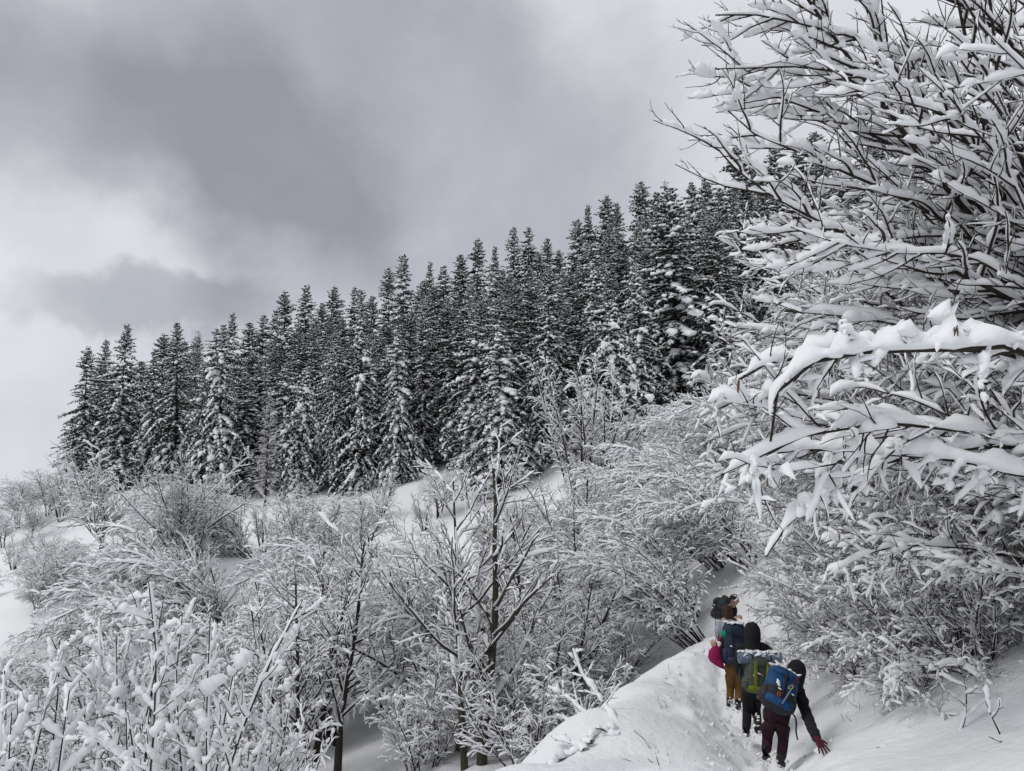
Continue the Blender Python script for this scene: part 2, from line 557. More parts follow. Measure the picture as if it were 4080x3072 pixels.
def build_ground():
    a = np.concatenate([np.linspace(-180, -44, 34)[:-1], np.linspace(-44, 44, 330), np.linspace(44, 180, 34)[1:]])
    a = np.radians(a)
    r = np.concatenate([np.linspace(0.6, 5, 26)[:-1], np.linspace(5, 20, 200)[:-1], 20 * (60 / 20) ** np.linspace(0, 1, 70)[:-1], 60 * (900 / 60) ** np.linspace(0, 1, 60)])
    A, Rr = np.meshgrid(a, r, indexing='ij')
    X, Y = np.sin(A) * Rr, np.cos(A) * Rr
    Z = height(X, Y)
    V = np.stack([X, Y, Z], -1).reshape(-1, 3)
    na, nr = len(a), len(r)
    i = np.arange(na - 1)[:, None] * nr + np.arange(nr - 1)[None]
    Q = np.stack([i, i + 1, i + nr + 1, i + nr], -1).reshape(-1, 4)
    acc = Acc(); acc.add(V, Q)
    # small cap under the camera
    c = np.arange(0, na - 1)
    capv = np.vstack([V[np.arange(na) * nr], [[0, 0, gz(0, 0)]]])
    capq = np.stack([c, c + 1, np.full_like(c, na), np.full_like(c, na)], -1)
    me = acc.mesh("ground", M_GROUND)
    o = obj("ground", me)
    tag(o, kind="structure")
    o["label"] = "snow covered hillside with a trodden path along it"
    return o


build_ground()

# ------------------------------------------------------------------ conifers


def make_spruce(seed, H=20.0, Rb=2.5, load=1.0, bare=0.04, whorl=0.44, droop=0.5, crown0=0.02, dens=1.0):
    rs = np.random.default_rng(seed)
    wood, need, snow = Acc(), Acc(), Acc()
    tz = np.linspace(0, 1, 9)
    wob = np.cumsum(rs.normal(0, 0.03, (9, 2)), 0); wob[0] = 0
    TP = np.zeros((1, 9, 3)); TP[0, :, 2] = tz * H; TP[0, :, :2] = wob
    TP[0, 0, 2] = -1.0
    TR = (0.012 * H) * (1 - tz)[None] ** 0.9 + 0.012
    tubes(wood, TP, TR, 6)
    zs, az, Ls = [], [], []
    z = H * crown0 + 0.3
    while z < H * 0.985:
        f = z / H
        n = rs.integers(5, 8) if f < 0.93 else rs.integers(4, 7)
        a0 = rs.uniform(0, 6.28)
        prof = Rb * min(0.92, (1 - f) ** 0.78 * 1.08 + 0.008) * (0.75 + 0.25 * min(1, f / 0.12)) * (1 + 0.14 * math.sin(z * 1.9 + seed) + 0.13 * math.sin(z * 0.83 + 2 * seed))
        for k in range(n):
            if rs.random() < bare:
                continue
            zs.append(z + rs.normal(0, 0.24) * min(1, 3 * (1 - f))); az.append(a0 + k * 6.283 / n + rs.normal(0, 0.2))
            Ls.append(prof * rs.uniform(0.5, 1.3) * (1 + 0.22 * math.sin(az[-1] * 2 + seed + z * 0.35) + 0.14 * math.sin(az[-1] * 3 - z * 0.8)) + 0.14)
        z += whorl * rs.uniform(0.75, 1.25) * (0.55 + 0.45 * min(1, (1 - f) / 0.3))
    zs, az, Ls = map(np.array, (zs, az, Ls))
    B = len(zs); f = zs / H
    st = np.stack([np.interp(f, tz, wob[:, 0]), np.interp(f, tz, wob[:, 1]), zs], -1)
    el = np.radians(np.interp(f, [0, 0.5, 0.85, 1], [-22, -12, 14, 52])) + rs.normal(0, 0.12, B)
    d = np.stack([np.cos(az) * np.cos(el), np.sin(az) * np.cos(el), np.sin(el)], -1)
    ld = load * np.exp(np.clip(rs.normal(0, 0.5, B), -1.2, 0.7))
    P = grow(st, d, Ls, 6, rs, up0=-0.12 * droop - 0.06 * ld * np.clip(1 - f, 0, 1), up1=-0.02 - 0.30 * droop * np.clip(ld, 0.5, 1.6) * np.clip(1.15 - f, 0, 1), wig=0.09)
    tubes(wood, P, taper(B, 6, 0.012 + 0.008 * Ls, 0.3), 3)
    # hanging side sprays: thick little tents of needles along both sides of each bough
    per = np.maximum(3, (Ls / 0.155 * dens).astype(int))
    p, td, r, t, b = spawn(P, taper(B, 6, 0.03), per, rs, 0.10, 1.0, (40, 72), flat=0.18)
    sl = (0.20 + 0.34 * Ls[b] / Rb) * (1.12 - 0.75 * t) * rs.uniform(0.7, 1.3, len(b)) + 0.07
    SP = grow(p, td, sl, 3, rs, up0=-0.12, up1=-0.75 * droop, wig=0.08)
    wd = sl * 0.20 + 0.035
    T, S, U = frames(SP)
    prof = np.array([0.7, 1.0, 0.15])[None, :, None]
    # cross section of a spray: ridge on top, two drooping skirts
    off = np.array([[-1.0, -0.95], [0.0, 0.12], [1.0, -0.95]])
    V = SP[:, :, None] + (wd[:, None, None] * prof)[..., None] * (off[None, None, :, 0, None] * S[:, :, None] + off[None, None, :, 1, None] * np.array([0, 0, 1.0]))
    n = len(SP)
    bb = np.arange(n)[:, None, None] * 9; ii = np.arange(2)[None, :, None] * 3; kk = np.arange(2)[None, None]
    a0 = bb + ii + kk
    need.add(V, np.stack([a0, a0 + 1, a0 + 4, a0 + 3], -1).reshape(-1, 4))
    # tip tuft of every bough
    # snow pads riding on the boughs
    snow_on(snow, P, taper(B, 6, 0.05 + 0.05 * Ls / Rb, 0.6), (0.075 + 0.085 * Ls / Rb) * ld, rs, K=5, wl=0.42, gap=0.08, fat=1.8, k=3, t0=0.12, steep=0.3, amp=0.7)
    # snow on the sprays
    m = rs.random(n) < np.clip(0.74 * np.sqrt(ld[b]) + 0.18 * lumpy(B, Ls, 8, rs, 0.8)[b, np.clip((t * 7).astype(int), 0, 7)], 0.05, 0.92)
    sp = SP[m].copy(); sp[..., 2] += 0.035
    hh = np.array([0.55, 1.0, 0.1])[None] * (wd[m] * 0.62)[:, None] * np.exp(np.clip(rs.normal(0, 0.4, (m.sum(), 1)), -0.8, 0.75))
    T, S, U = frames(sp)
    a = np.array([0.15, 0.5, 0.85, 1.5]) * math.pi
    ca = np.cos(a) * 1.15; sa = np.where(np.sin(a) > 0, np.sin(a) * 0.62, -0.28)
    V = sp[:, :, None] + (hh[:, :, None] * ca)[..., None] * S[:, :, None] + (hh[:, :, None] * sa)[..., None] * U[:, :, None]
    snow.add(V, ring_quads(len(sp), 3, 4))
    nm = "spruce_%d" % seed
    return {"trunk": wood.mesh(nm + "_wood", M_BARK), "crown": (need.mesh(nm + "_needles", M_NEEDLE, False), {"snow": snow.mesh(nm + "_snow", M_SNOW)})}


def make_larch(seed, H=17.0, Rb=2.2, droopy=0.35):
    rs = np.random.default_rng(seed)
    wood, crown, snow = Acc(), Acc(), Acc()
    tz = np.linspace(0, 1, 8)
    TP = np.zeros((1, 8, 3)); TP[0, :, 2] = tz * H; TP[0, 0, 2] = -1
    TP[0, :, :2] = np.cumsum(rs.normal(0, 0.05, (8, 2)), 0)
    tubes(wood, TP, 0.011 * H * (1 - tz)[None] + 0.012, 6)
    B = 190
    f = rs.uniform(0.12, 0.985, B); az = rs.uniform(0, 6.28, B)
    Ls = Rb * (1 - f) ** 0.7 * rs.uniform(0.6, 1.15, B) + 0.15
    st = np.stack([np.interp(f, tz, TP[0, :, 0]), np.interp(f, tz, TP[0, :, 1]), f * H], -1)
    el = np.radians(np.interp(f, [0, 1], [-14, 35])) + rs.normal(0, 0.15, B)
    d = np.stack([np.cos(az) * np.cos(el), np.sin(az) * np.cos(el), np.sin(el)], -1)
    P = grow(st, d, Ls, 6, rs, up0=-0.05, up1=-0.25 * droopy, wig=0.07)
    R = taper(B, 6, 0.014 + 0.009 * Ls, 0.3)
    tubes(crown, P, R, 3)
    per = np.maximum(3, (Ls / 0.11).astype(int))
    p, td, r, t, b = spawn(P, R, per, rs, 0.1, 1, (40, 80), flat=0.5)
    sl = rs.uniform(0.2, 0.7, len(b)) * (1.1 - 0.6 * t)
    SP = grow(p, td, sl, 4, rs, up0=-0.2, up1=-0.8 * droopy, wig=0.15)
    tubes(crown, SP, taper(len(SP), 4, 0.012, 0.5), 3)
    snow_on(snow, P, R, 0.055, rs, K=5, wl=0.5, gap=-0.35, fat=1.2)
    m = rs.random(len(SP)) < 0.6
    snow_on(snow, SP[m], taper(m.sum(), 4, 0.012, 0.5), 0.035, rs, K=4, wl=0.5, gap=-0.9)
    nm = "larch_%d" % seed
    return {"trunk": wood.mesh(nm + "_wood", M_BARK), "crown": (crown.mesh(nm + "_twigs", M_LARCH), {"snow": snow.mesh(nm + "_snow", M_SNOW)})}


# ------------------------------------------------------------------ bare broadleaved trees and shrubs


def make_bare(seed, stems, L1, L2, L3=None, load=(0.05, 0.045, 0.035, 0.03), bark=None, twig=None, KS=5, catkins=0, forkblobs=0.0,
              snowfrac=(1, 1, 1, 1), wl=0.45, stem_n=9, gap=-0.6, steep=0.2, k=(2, 2, 1, 1), fat=1.0, amp=0.5):
    """stems: (start, dir, length, radius, up0, up1, wig) arrays; L1.. : dicts for each branching level"""
    rs = np.random.default_rng(seed)
    wood, crown, snow, cat = Acc(), Acc(), Acc(), Acc()
    if len(stems) == 2:
        P, R = stems                                   # ready-made limbs
    else:
        st, d, L, r, u0, u1, wg = stems
        P = grow(st, d, L, stem_n, rs, u0, u1, wg)
        R = taper(len(P), stem_n, r, 0.22, 0.9)
    tubes(wood, P, R, 7)
    snow_on(snow, P, R, load[0], rs, K=KS + 1, wl=wl * 1.3, gap=gap, steep=steep * 0.55, k=k[0], fat=fat, amp=amp)
    parents = [(P, R)]
    for li, sp in enumerate((L1, L2, L3)):
        if sp is None:
            break
        allP, allR = [], []
        for (pp, pr) in parents:
            Lp = np.linalg.norm(np.diff(pp, axis=1), axis=2).sum(1)
            per = np.maximum(1, np.round(Lp * sp["per_m"] * rs.uniform(0.8, 1.2, len(Lp)))).astype(int)
            p, dd, rr, t, b = spawn(pp, pr, per, rs, sp.get("t0", 0.2), sp.get("t1", 0.98), sp.get("ang", (35, 60)), sp.get("flat", 1), sp.get("up", 0))
            ln = sp["len"] * rs.uniform(0.5, 1.25, len(p)) * (sp.get("base", 1.25) - sp.get("fall", 0.8) * t)
            if sp.get("rel"):
                ln *= np.clip(Lp[b] / sp["rel"], 0.3, 1.6)
            n = sp.get("n", 6)
            C = grow(p, dd, ln, n, rs, sp.get("up0", 0.05), sp.get("up1", 0.1), sp.get("wig", 0.12), sp.get("pull"))
            CR = taper(len(C), n, np.minimum(rr * sp.get("rk", 0.6), sp.get("rmax", 1)) + sp.get("rmin", 0.003), sp.get("tip", 0.35))
            allP.append(C); allR.append(CR)
            if forkblobs and li < 2:
                m = rs.random(len(C)) < forkblobs
                if m.any():
                    hd = 0.6 * unit(C[m, 1] - C[m, 0]) + rs.normal(0, 0.35, (m.sum(), 3)); hd[:, 2] *= 0.5
                    ll = load[1] * np.exp(np.clip(rs.normal(-0.2, 0.4, m.sum()), -1, 0.35))
                    ctr = C[m, 0] + unit(hd) * ll[:, None] * 0.4; ctr[:, 2] += 0.012
                    blobs(snow, ctr, hd, ll, ll * rs.uniform(0.45, 0.75, m.sum()), ll * rs.uniform(0.4, 0.8, m.sum()), rs)
        P = np.concatenate(allP); R = np.concatenate(allR)
        tubes(wood if li == 0 and sp.get("wood") else crown, P, R, 4 if li == 0 else 3)
        m = rs.random(len(P)) < snowfrac[li + 1]
        snow_on(snow, P[m], R[m], load[li + 1] * np.exp(rs.normal(0, 0.3, m.sum())), rs, K=KS if li < 2 else max(4, KS - 1), wl=wl, gap=gap, steep=steep, k=k[li + 1], fat=fat, amp=amp)
        parents = [(P, R)]
    if catkins:
        p, dd, rr, t, b = spawn(P, R, np.ones(len(P)), rs, 0.1, 1.0)
        m = rs.random(len(p)) < catkins
        p = np.repeat(p[m], 2, 0) + rs.normal(0, 0.012, (m.sum() * 2, 3))
        dn = np.stack([rs.normal(0, .1, len(p)), rs.normal(0, .1, len(p)), -np.ones(len(p))], -1)
        Q = grow(p, dn, rs.uniform(0.045, 0.085, len(p)), 4, rs)
        tubes(cat, Q, np.array([[0.003, 0.006, 0.006, 0.003]]) * np.ones((len(p), 1)), 4)
    nm = "bare_%d" % seed
    parts = {"trunk": wood.mesh(nm + "_wood", bark or M_BARK)}
    sub = {"snow": snow.mesh(nm + "_snow", M_SNOW)}
    if catkins:
        sub["catkins"] = cat.mesh(nm + "_catkins", M_CATKIN)
    parts["crown"] = (crown.mesh(nm + "_twigs", twig or M_TWIG), sub)
    return parts


def stem_fan(seed, n, L, r, spread=0.25, tilt=(5, 30), lean=(0, 0), up=(0.0, 0.0), wig=0.06, radius=0.15, lenvar=0.25):
    rs = np.random.default_rng(seed + 900)
    az = np.arange(n) / n * 6.283 + rs.normal(0, spread, n)
    ti = np.radians(rs.uniform(tilt[0], tilt[1], n))
    d = np.stack([np.cos(az) * np.sin(ti) + lean[0], np.sin(az) * np.sin(ti) + lean[1], np.cos(ti)], -1)
    st = np.stack([np.cos(az) * radius, np.sin(az) * radius, np.full(n, -0.35)], -1)
    Ls = L * rs.uniform(1 - lenvar, 1 + lenvar * 0.6, n)
    return st, d, Ls, r * rs.uniform(0.7, 1.15, n), np.full(n, up[0]), np.full(n, up[1]), wig


def tall(pr):
    me = pr["crown"][0] if isinstance(pr["crown"], tuple) else pr["crown"]
    co = np.empty(len(me.vertices) * 3, np.float32); me.vertices.foreach_get("co", co)
    return float(np.percentile(co[2::3], 99.3))


def tri_count(pr):
    c = 0
    for v in pr.values():
        ms = [v] if not isinstance(v, tuple) else [v[0], *v[1].values()]
        for m in ms:
            c += 2 * len(m.polygons)
    return c


PROTO = {}
SPRUCES = []
for i, (H, Rb, load, dr, c0) in enumerate([(20, 4.3, 0.9, 0.6, 0.03), (21, 3.9, 0.75, 0.85, 0.10), (17, 4.2, 1.4, 0.9, 0.01), (19, 3.9, 1.1, 0.55, 0.05), (20, 4.8, 0.7, 0.5, 0.16), (12, 3.7, 1.5, 1.0, 0.01), (20, 4.4, 0.65, 1.1, 0.06), (18, 4.6, 1.2, 0.45, 0.02)]):
    SPRUCES.append(make_spruce(100 + i, H, Rb, load, droop=dr, crown0=c0, whorl=0.46 if H > 15 else 0.40))
SPR_H = [20, 21, 17, 19, 20, 12, 20, 18]
LARCH = make_larch(130)

# two-stemmed tall tree: limbs ascend steeply, long whippy twigs
st = stem_fan(1, 2, 6.3, 0.115, tilt=(0.5, 2.5), up=(0.01, 0.03), wig=0.045, radius=0.16, lenvar=0.06)
PROTO["twin"] = make_bare(201, st, dict(per_m=2.6, len=2.6, t0=0.22, ang=(32, 58), up0=0.10, up1=0.07, wig=0.09, rk=0.55, n=8, wood=1, fall=0.75, base=1.2),
                          dict(per_m=3.3, len=0.95, ang=(28, 55), up0=0.04, up1=0.08, wig=0.11, rk=0.6, rmax=0.012, n=6, t0=0.12),
                          dict(per_m=4.2, len=0.34, ang=(28, 55), up0=0.02, up1=0.05, wig=0.14, rk=0.7, rmax=0.006, rmin=0.003, n=4),
                          load=(0.035, 0.065, 0.05, 0.034), forkblobs=0.35, bark=M_GREYBARK, wl=0.4, gap=-0.5)
# vase shaped, several dark limbs, dense fine twigs
st = stem_fan(2, 6, 5.0, 0.095, tilt=(6, 26), up=(0.02, 0.06), wig=0.06, radius=0.14)
PROTO["vase"] = make_bare(202, st, dict(per_m=2.7, len=1.5, t0=0.3, ang=(28, 52), up0=0.07, up1=0.07, wig=0.10, rk=0.5, n=6, wood=1),
                          dict(per_m=5.4, len=0.66, ang=(30, 60), up0=0.03, up1=0.05, wig=0.14, rk=0.6, rmax=0.010, n=5),
                          dict(per_m=6, len=0.24, ang=(30, 65), up0=0.0, up1=0.02, wig=0.2, rk=0.7, rmax=0.006, n=4),
                          load=(0.03, 0.045, 0.042, 0.034), wl=0.35)
# dense egg shaped crown of many steep limbs, frosted to the last twig
st = stem_fan(9, 14, 5.6, 0.06, tilt=(3, 27), up=(0.03, 0.05), wig=0.05, radius=0.2)
PROTO["egg"] = make_bare(209, st, dict(per_m=3.8, len=1.1, t0=0.22, ang=(25, 52), up0=0.05, up1=0.06, wig=0.10, rk=0.45, n=6),
                         dict(per_m=6.5, len=0.42, ang=(28, 60), up0=0.02, up1=0.04, wig=0.15, rk=0.6, rmax=0.008, n=5), None, load=(0.03, 0.045, 0.042), wl=0.35)
# slim tall tree with short side branches
st = stem_fan(3, 1, 6.5, 0.12, tilt=(2, 5), up=(0.0, 0.03), wig=0.05, radius=0.02)
PROTO["slim"] = make_bare(203, st, dict(per_m=4.6, len=1.9, t0=0.25, ang=(35, 65), up0=0.07, up1=0.07, wig=0.10, rk=0.45, n=7, wood=1, fall=0.85),
                          dict(per_m=4.0, len=0.6, ang=(30, 58), up0=0.02, up1=0.06, wig=0.13, rk=0.6, rmax=0.010, n=5),
                          dict(per_m=5.5, len=0.25, ang=(30, 60), wig=0.18, rk=0.7, rmax=0.006, n=4), load=(0.03, 0.05, 0.042, 0.034), forkblobs=0.2, wl=0.35)
# round crowned tree on a short trunk
st = stem_fan(4, 1, 2.2, 0.17, tilt=(1, 4), up=(0, 0), wig=0.04, radius=0.01, lenvar=0.01)
PROTO["round"] = make_bare(204, st, dict(per_m=9, len=3.6, t0=0.42, t1=1.0, ang=(18, 70), up0=0.07, up1=0.0, wig=0.09, rk=0.42, n=8, wood=1, fall=0.0, base=1.0),
                           dict(per_m=3.6, len=1.3, ang=(30, 58), up0=0.0, up1=-0.03, wig=0.13, rk=0.5, rmax=0.016, n=6, t0=0.15),
                           dict(per_m=6.0, len=0.42, ang=(30, 62), up0=-0.02, up1=-0.06, wig=0.18, rk=0.6, rmax=0.007, n=4), load=(0.05, 0.06, 0.045, 0.036), wl=0.4)
# weeping, snow bent crown
st = stem_fan(5, 3, 4.3, 0.07, tilt=(4, 20), up=(0.02, -0.10), wig=0.07, radius=0.1)
PROTO["weeping"] = make_bare(205, st, dict(per_m=3.4, len=2.2, t0=0.3, ang=(35, 70), up0=0.03, up1=-0.32, wig=0.08, rk=0.5, n=8, wood=1, fall=0.5),
                             dict(per_m=5.0, len=0.9, ang=(25, 60), up0=-0.12, up1=-0.25, wig=0.10, rk=0.5, rmax=0.009, n=5),
                             dict(per_m=4.5, len=0.36, ang=(25, 60), up0=-0.12, up1=-0.2, wig=0.15, rk=0.7, rmax=0.006, n=4), load=(0.05, 0.06, 0.046, 0.034), wl=0.5)
# arching shrub: long rods bowed over to one side (-X) under the load
ARCH = []
for s in (6, 16):
    st = stem_fan(s, 17, 5.2, 0.034, tilt=(4, 26), lean=(-0.95, 0.0), up=(0.10, -0.40), wig=0.05, radius=0.4, lenvar=0.35)
    ARCH.append(make_bare(200 + s, st, dict(per_m=4.6, len=1.25, t0=0.2, ang=(20, 50), up0=-0.05, up1=-0.22, wig=0.09, rk=0.5, n=6, flat=0.6, pull=(-0.06, 0, 0)),
                          dict(per_m=6.5, len=0.42, ang=(25, 55), up0=-0.12, up1=-0.16, wig=0.13, rk=0.6, rmax=0.007, n=5),
                          None, load=(0.085, 0.055, 0.042), wl=0.45, steep=0.3))
# bushy rounded shrubs for the gully
SHRUB = []
for s in (7, 17, 27):
    st = stem_fan(s, 13, 3.6, 0.03, tilt=(4, 42), up=(0.03, -0.06 if s != 17 else 0.03), wig=0.07, radius=0.3, lenvar=0.35)
    SHRUB.append(make_bare(200 + s, st, dict(per_m=4.2, len=1.05, t0=0.2, ang=(25, 55), up0=0.02, up1=-0.08, wig=0.12, rk=0.5, n=6),
                           dict(per_m=6.5, len=0.40, ang=(28, 60), up0=-0.02, up1=-0.05, wig=0.16, rk=0.6, rmax=0.007, n=5),
                           None, load=(0.05, 0.05, 0.04), wl=0.4, steep=0.25))
if __name__ == "__main__":
    for k_, v_ in PROTO.items():
        print("TRI", k_, tri_count(v_))
    print("TRI spruce", [tri_count(s) for s in SPRUCES], tri_count(LARCH), "arch", [tri_count(s) for s in ARCH], "shrub", [tri_count(s) for s in SHRUB])

# ------------------------------------------------------------------ the spruce forest on the slope


def ground_at(px, d, py=1900):
    x = X_at(px, d, py)
    return np.array([x, d, gz(x, d)])


FOREST = []          # (x, y) of every conifer, to keep them apart


def spruce(px, d, hpx, k, label, lean=(0.0, 0.0), group=None, cat="spruce", name="spruce_tree", w=1.0):
    p = ground_at(px, d)
    base_py = CY - F_PX * math.tan(math.atan2(p[2], d) - PITCH)
    s = hpx * d / F_PX / SPR_H[k] if hpx > 40 else hpx
    FOREST.append((p[0], p[1]))
    return place(SPRUCES[k], name, label, cat, p - np.array([0, 0, 0.15]), (lean[0], lean[1], rng.uniform(0, 6.28)), (s * w, s * w, s), group)


G1 = "spruces along the front edge of the forest"
# front row, by base position, distance and height in the photograph
for px, d, hpx, k, lab, w in (
        (330, 88, 640, 0, "outermost spruce at the low left end of the forest, branches down to the snow", 1.0),
        (470, 86, 690, 3, "spruce with two neighbours close behind the left end of the forest", 1.0),
        (590, 84, 560, 1, "dark spruce rising behind the round bare tree on the left slope", 1.0),
        (700, 83, 660, 4, "tall thin spruce above the weeping shrubs on the left slope", 0.9),
        (790, 79, 560, 3, "slim spruce at the forest edge, low boughs sagging with snow", 0.85),
        (870, 77, 720, 2, "white clumped spruce just left of the grey drooping larch", 0.8),
        (1190, 74, 520, 5, "short stout spruce so loaded with snow that it looks white", 0.85),
        (1330, 74, 650, 1, "narrow dark spruce right of the short white one", 0.8),
        (1440, 72, 760, 3, "spruce with a snowy skirt reaching down to the meadow", 0.85),
        (1590, 71, 640, 2, "snow padded spruce beside the bare trunks in the middle of the edge", 0.8),
        (1990, 60, 690, 2, "broad heavy spruce standing forward of the forest above the gully", 1.15),
        (2185, 63, 830, 0, "dark spruce right behind the broad forward one", 0.85),
        (2430, 56, 640, 5, "spruce with long drooping boughs like a tent above the egg shaped frosted tree", 1.05),
        (2560, 60, 720, 3, "spruce with boughs sagging to the right of the tent shaped one", 1.0),
        (2720, 64, 940, 7, "large broad spruce with round snow pads, tallest of the right front", 1.25),
        (2900, 62, 800, 4, "dark spruce half hidden by the snowy branch tips on the right", 1.0)):
    spruce(px, d, hpx, k, lab, (rng.normal(0, 0.015), rng.normal(0, 0.015)), G1, w=w)
# skyline row: px of the tip, py of the tip, distance
G2 = "spruces making the skyline of the forest"
SKY = [(400, 1440, 92, 0), (432, 1345, 94, 3), (470, 1480, 90, 1), (530, 1440, 96, 0), (565, 1430, 97, 4), (660, 1320, 98, 0), (690, 1345, 97, 1), (745, 1350, 96, 3), (800, 1330, 99, 4),
       (880, 1300, 100, 1), (930, 1240, 96, 3), (1000, 1280, 102, 4), (1050, 1245, 103, 1), (1090, 1230, 102, 2), (1150, 1150, 104, 0), (1215, 1130, 102, 3), (1270, 1200, 104, 4), (1320, 1125, 104, 0), (1410, 1130, 104, 1), (1430, 1145, 101, 3),
       (1480, 1170, 106, 4), (1555, 1055, 102, 0), (1625, 1005, 100, 3), (1710, 1030, 104, 1), (1775, 1055, 103, 2), (1850, 1010, 104, 4), (1900, 940, 101, 0), (1980, 975, 106, 1), (2050, 895, 102, 3), (2105, 895, 100, 1),
       (2180, 945, 106, 4), (2230, 990, 108, 0), (2300, 865, 104, 3), (2345, 805, 101, 1), (2410, 770, 102, 0), (2455, 800, 104, 3), (2535, 712, 100, 0), (2620, 760, 103, 4), (2680, 800, 106, 1), (2760, 720, 104, 2), (2815, 695, 98, 3),
       (2870, 740, 102, 1), (2925, 575, 92, 0), (3010, 640, 98, 4), (3080, 560, 96, 2), (3170, 545, 98, 1), (3260, 520, 100, 0), (3420, 430, 92, 3), (3520, 480, 98, 4), (3620, 420, 96, 1), (3710, 470, 94, 0), (3820, 400, 92, 3), (4000, 360, 90, 2)]
ROW = []
for i, (px, py, d, k) in enumerate(SKY):
    p = ground_at(px, d, py)
    topz = P3(px, py, d)[2]
    h = topz - p[2]
    s = h / SPR_H[k]
    sw = rng.uniform(0.9, 1.3) * (1.25 if px > 2600 else 1)
    FOREST.append((p[0], p[1]))
    side = "left, falling" if px < 1100 else "middle" if px < 2100 else "right, rising" if px < 2900 else "far right, branch veiled"
    skyo = place(SPRUCES[k], "spruce_tree", "dark spruce tip against the cloud, %s part of the skyline" % side, "spruce", (p[0], p[1], p[2] - 0.2),
          (rng.normal(0, 0.015), rng.normal(0, 0.015), rng.uniform(0, 6.28)), (sw, sw, s), G2)
    ROW.append((px, skyo))
number(ROW, "dark spruce with its tip against the cloud, %s from the left along the skyline")
# the trees between the front row and the skyline
G3 = "spruces inside the forest"
BEHIND = {}
FRONT = [(350, "its outermost tree"), (500, "the spruce with two close neighbours"), (640, "the round bare tree"), (740, "the tall thin spruce"), (880, "the white clumped spruce"), (1060, "the drooping grey larch"),
         (1190, "the short white spruce"), (1400, "the spruce with a snowy skirt"), (1600, "the snow padded spruce"), (1780, "the bare trunks of the middle"), (1990, "the broad forward spruce"),
         (2200, "the dark one beside it"), (2430, "the tent shaped spruce"), (2700, "the large broad spruce"), (2950, "the snowy branch tips"), (3300, "the big tree's lower limbs"), (3750, "the big tree")]
fx = np.array(FOREST)
cnt = 0
for tries in range(6000):
    px = rng.uniform(300, 3900); u = rng.uniform(0, 1)
    front = np.interp(px, [300, 900, 1600, 2000, 2700, 4000], [90, 80, 75, 65, 66, 66])
    d = front + (100 - front) * u
    x = X_at(px, d)
    if np.min(np.hypot(fx[:, 0] - x, fx[:, 1] - d)) < 2.5:
        continue
    p = np.array([x, d, gz(x, d)])
    # keep tips below the skyline row
    sp = sorted(SKY, key=lambda q: abs(q[0] - px))[:3]
    lim = max(q[1] for q in sp) + 45 + 160 * (1 - u)
    hmax = P3(px, lim, d)[2] - p[2]
    h = min(hmax, rng.uniform(15.5, 21.5))
    if h < 9:
        continue
    k = (0, 1, 2, 3, 4, 6, 7)[int(rng.integers(0, 7))]; s = h / SPR_H[k]
    fx = np.vstack([fx, [x, d]])
    w = rng.uniform(0.8, 1.15)
    fo = place(SPRUCES[k], "spruce_tree", "snow dusted spruce crowded among others inside the forest, below the skyline", "spruce", p - np.array([0, 0, 0.2]),
          (rng.normal(0, 0.02), rng.normal(0, 0.02), rng.uniform(0, 6.28)), (w, w, s), G3)
    j = int(np.argmin([abs(q[0] - px) for q in FRONT]))
    BEHIND.setdefault(FRONT[j][1], []).append((d, fo))
    cnt += 1
    if cnt >= 185:
        break
for k_, v_ in BEHIND.items():
    number(v_, "%s spruce up the slope inside the forest behind " + k_)
print("forest", cnt)
# larches
for px, d, hpx, lab in ((1060, 72, 480, "grey leafless larch with drooping twigs at the forest edge beside the white spruce"),
                        (760, 84, 620, "thin bare larch standing among the left spruces"),
                        (2170, 82, 560, "brownish bare larch amid the dark spruces below the middle skyline"),
                        (2690, 95, 690, "pale bare larch tip showing above the skyline of spruces"),
                        (3930, 70, 700, "large bare larch behind the snowy branches at top right"),
                        (3640, 72, 620, "bare larch behind the snow laden branches, left of the largest larch"),
                        (3380, 66, 480, "brown bare larch in the shade behind the branch tips"),
                        (1480, 78, 560, "bare dead spruce pole with stub twigs in the middle of the forest edge")):
    p = ground_at(px, d)
    s = hpx * d / F_PX / 17
    place(LARCH, "larch_tree", lab, "larch", p - np.array([0, 0, 0.2]), (0, 0, rng.uniform(0, 6.28)), (s * 1.1, s * 1.1, s), "bare larches among the spruces")

# ------------------------------------------------------------------ bare trees on the far slope and in the gully
PH = {k_: tall(v_) for k_, v_ in PROTO.items()}


def bare(key, px, d, hpx, label, rotz=0.0, lean=(0, 0), group=None, name="bare_tree", w=1.0, py=2000):
    p = ground_at(px, d, py)
    s = hpx * d / F_PX / PH[key]
    return place(PROTO[key], name, label, "tree", p - np.array([0, 0, 0.05]), (lean[0], lean[1], rotz), (s * w, s * w, s), group)


bare("twin", 1885, 17, 1270, "tall twin trunked bare tree in the middle, its base at the snowy lip", rotz=0.25, py=3040)
bare("vase", 1215, 19.5, 900, "vase shaped bare tree with several dark limbs left of the twin trunked tree", 0.6, py=2800)
bare("slim", 1345, 18.5, 940, "slim bare tree with a straight dark trunk between the vase shaped and twin trunked trees", 1.4, py=2900, w=0.9)
bare("slim", 2290, 26, 640, "thin crooked bare tree whose trunk leans over the gully behind the twin trunked tree", 2.4, lean=(0.05, -0.16), py=2500)
bare("egg", 2340, 44, 620, "large egg shaped frosted bare tree in front of the tent shaped spruce", 2.1, py=2050)
bare("round", 392, 50, 430, "round crowned bare tree alone on the left meadow", 0.4, py=2250)
bare("round", 172, 47, 165, "small rounded bare tree low on the left meadow", 1.2, py=2330)
bare("vase", 55, 54, 150, "small bare tree cut by the left edge, low on the meadow", 2.2, py=2230)
G4 = "small bare trees on the far left rim"
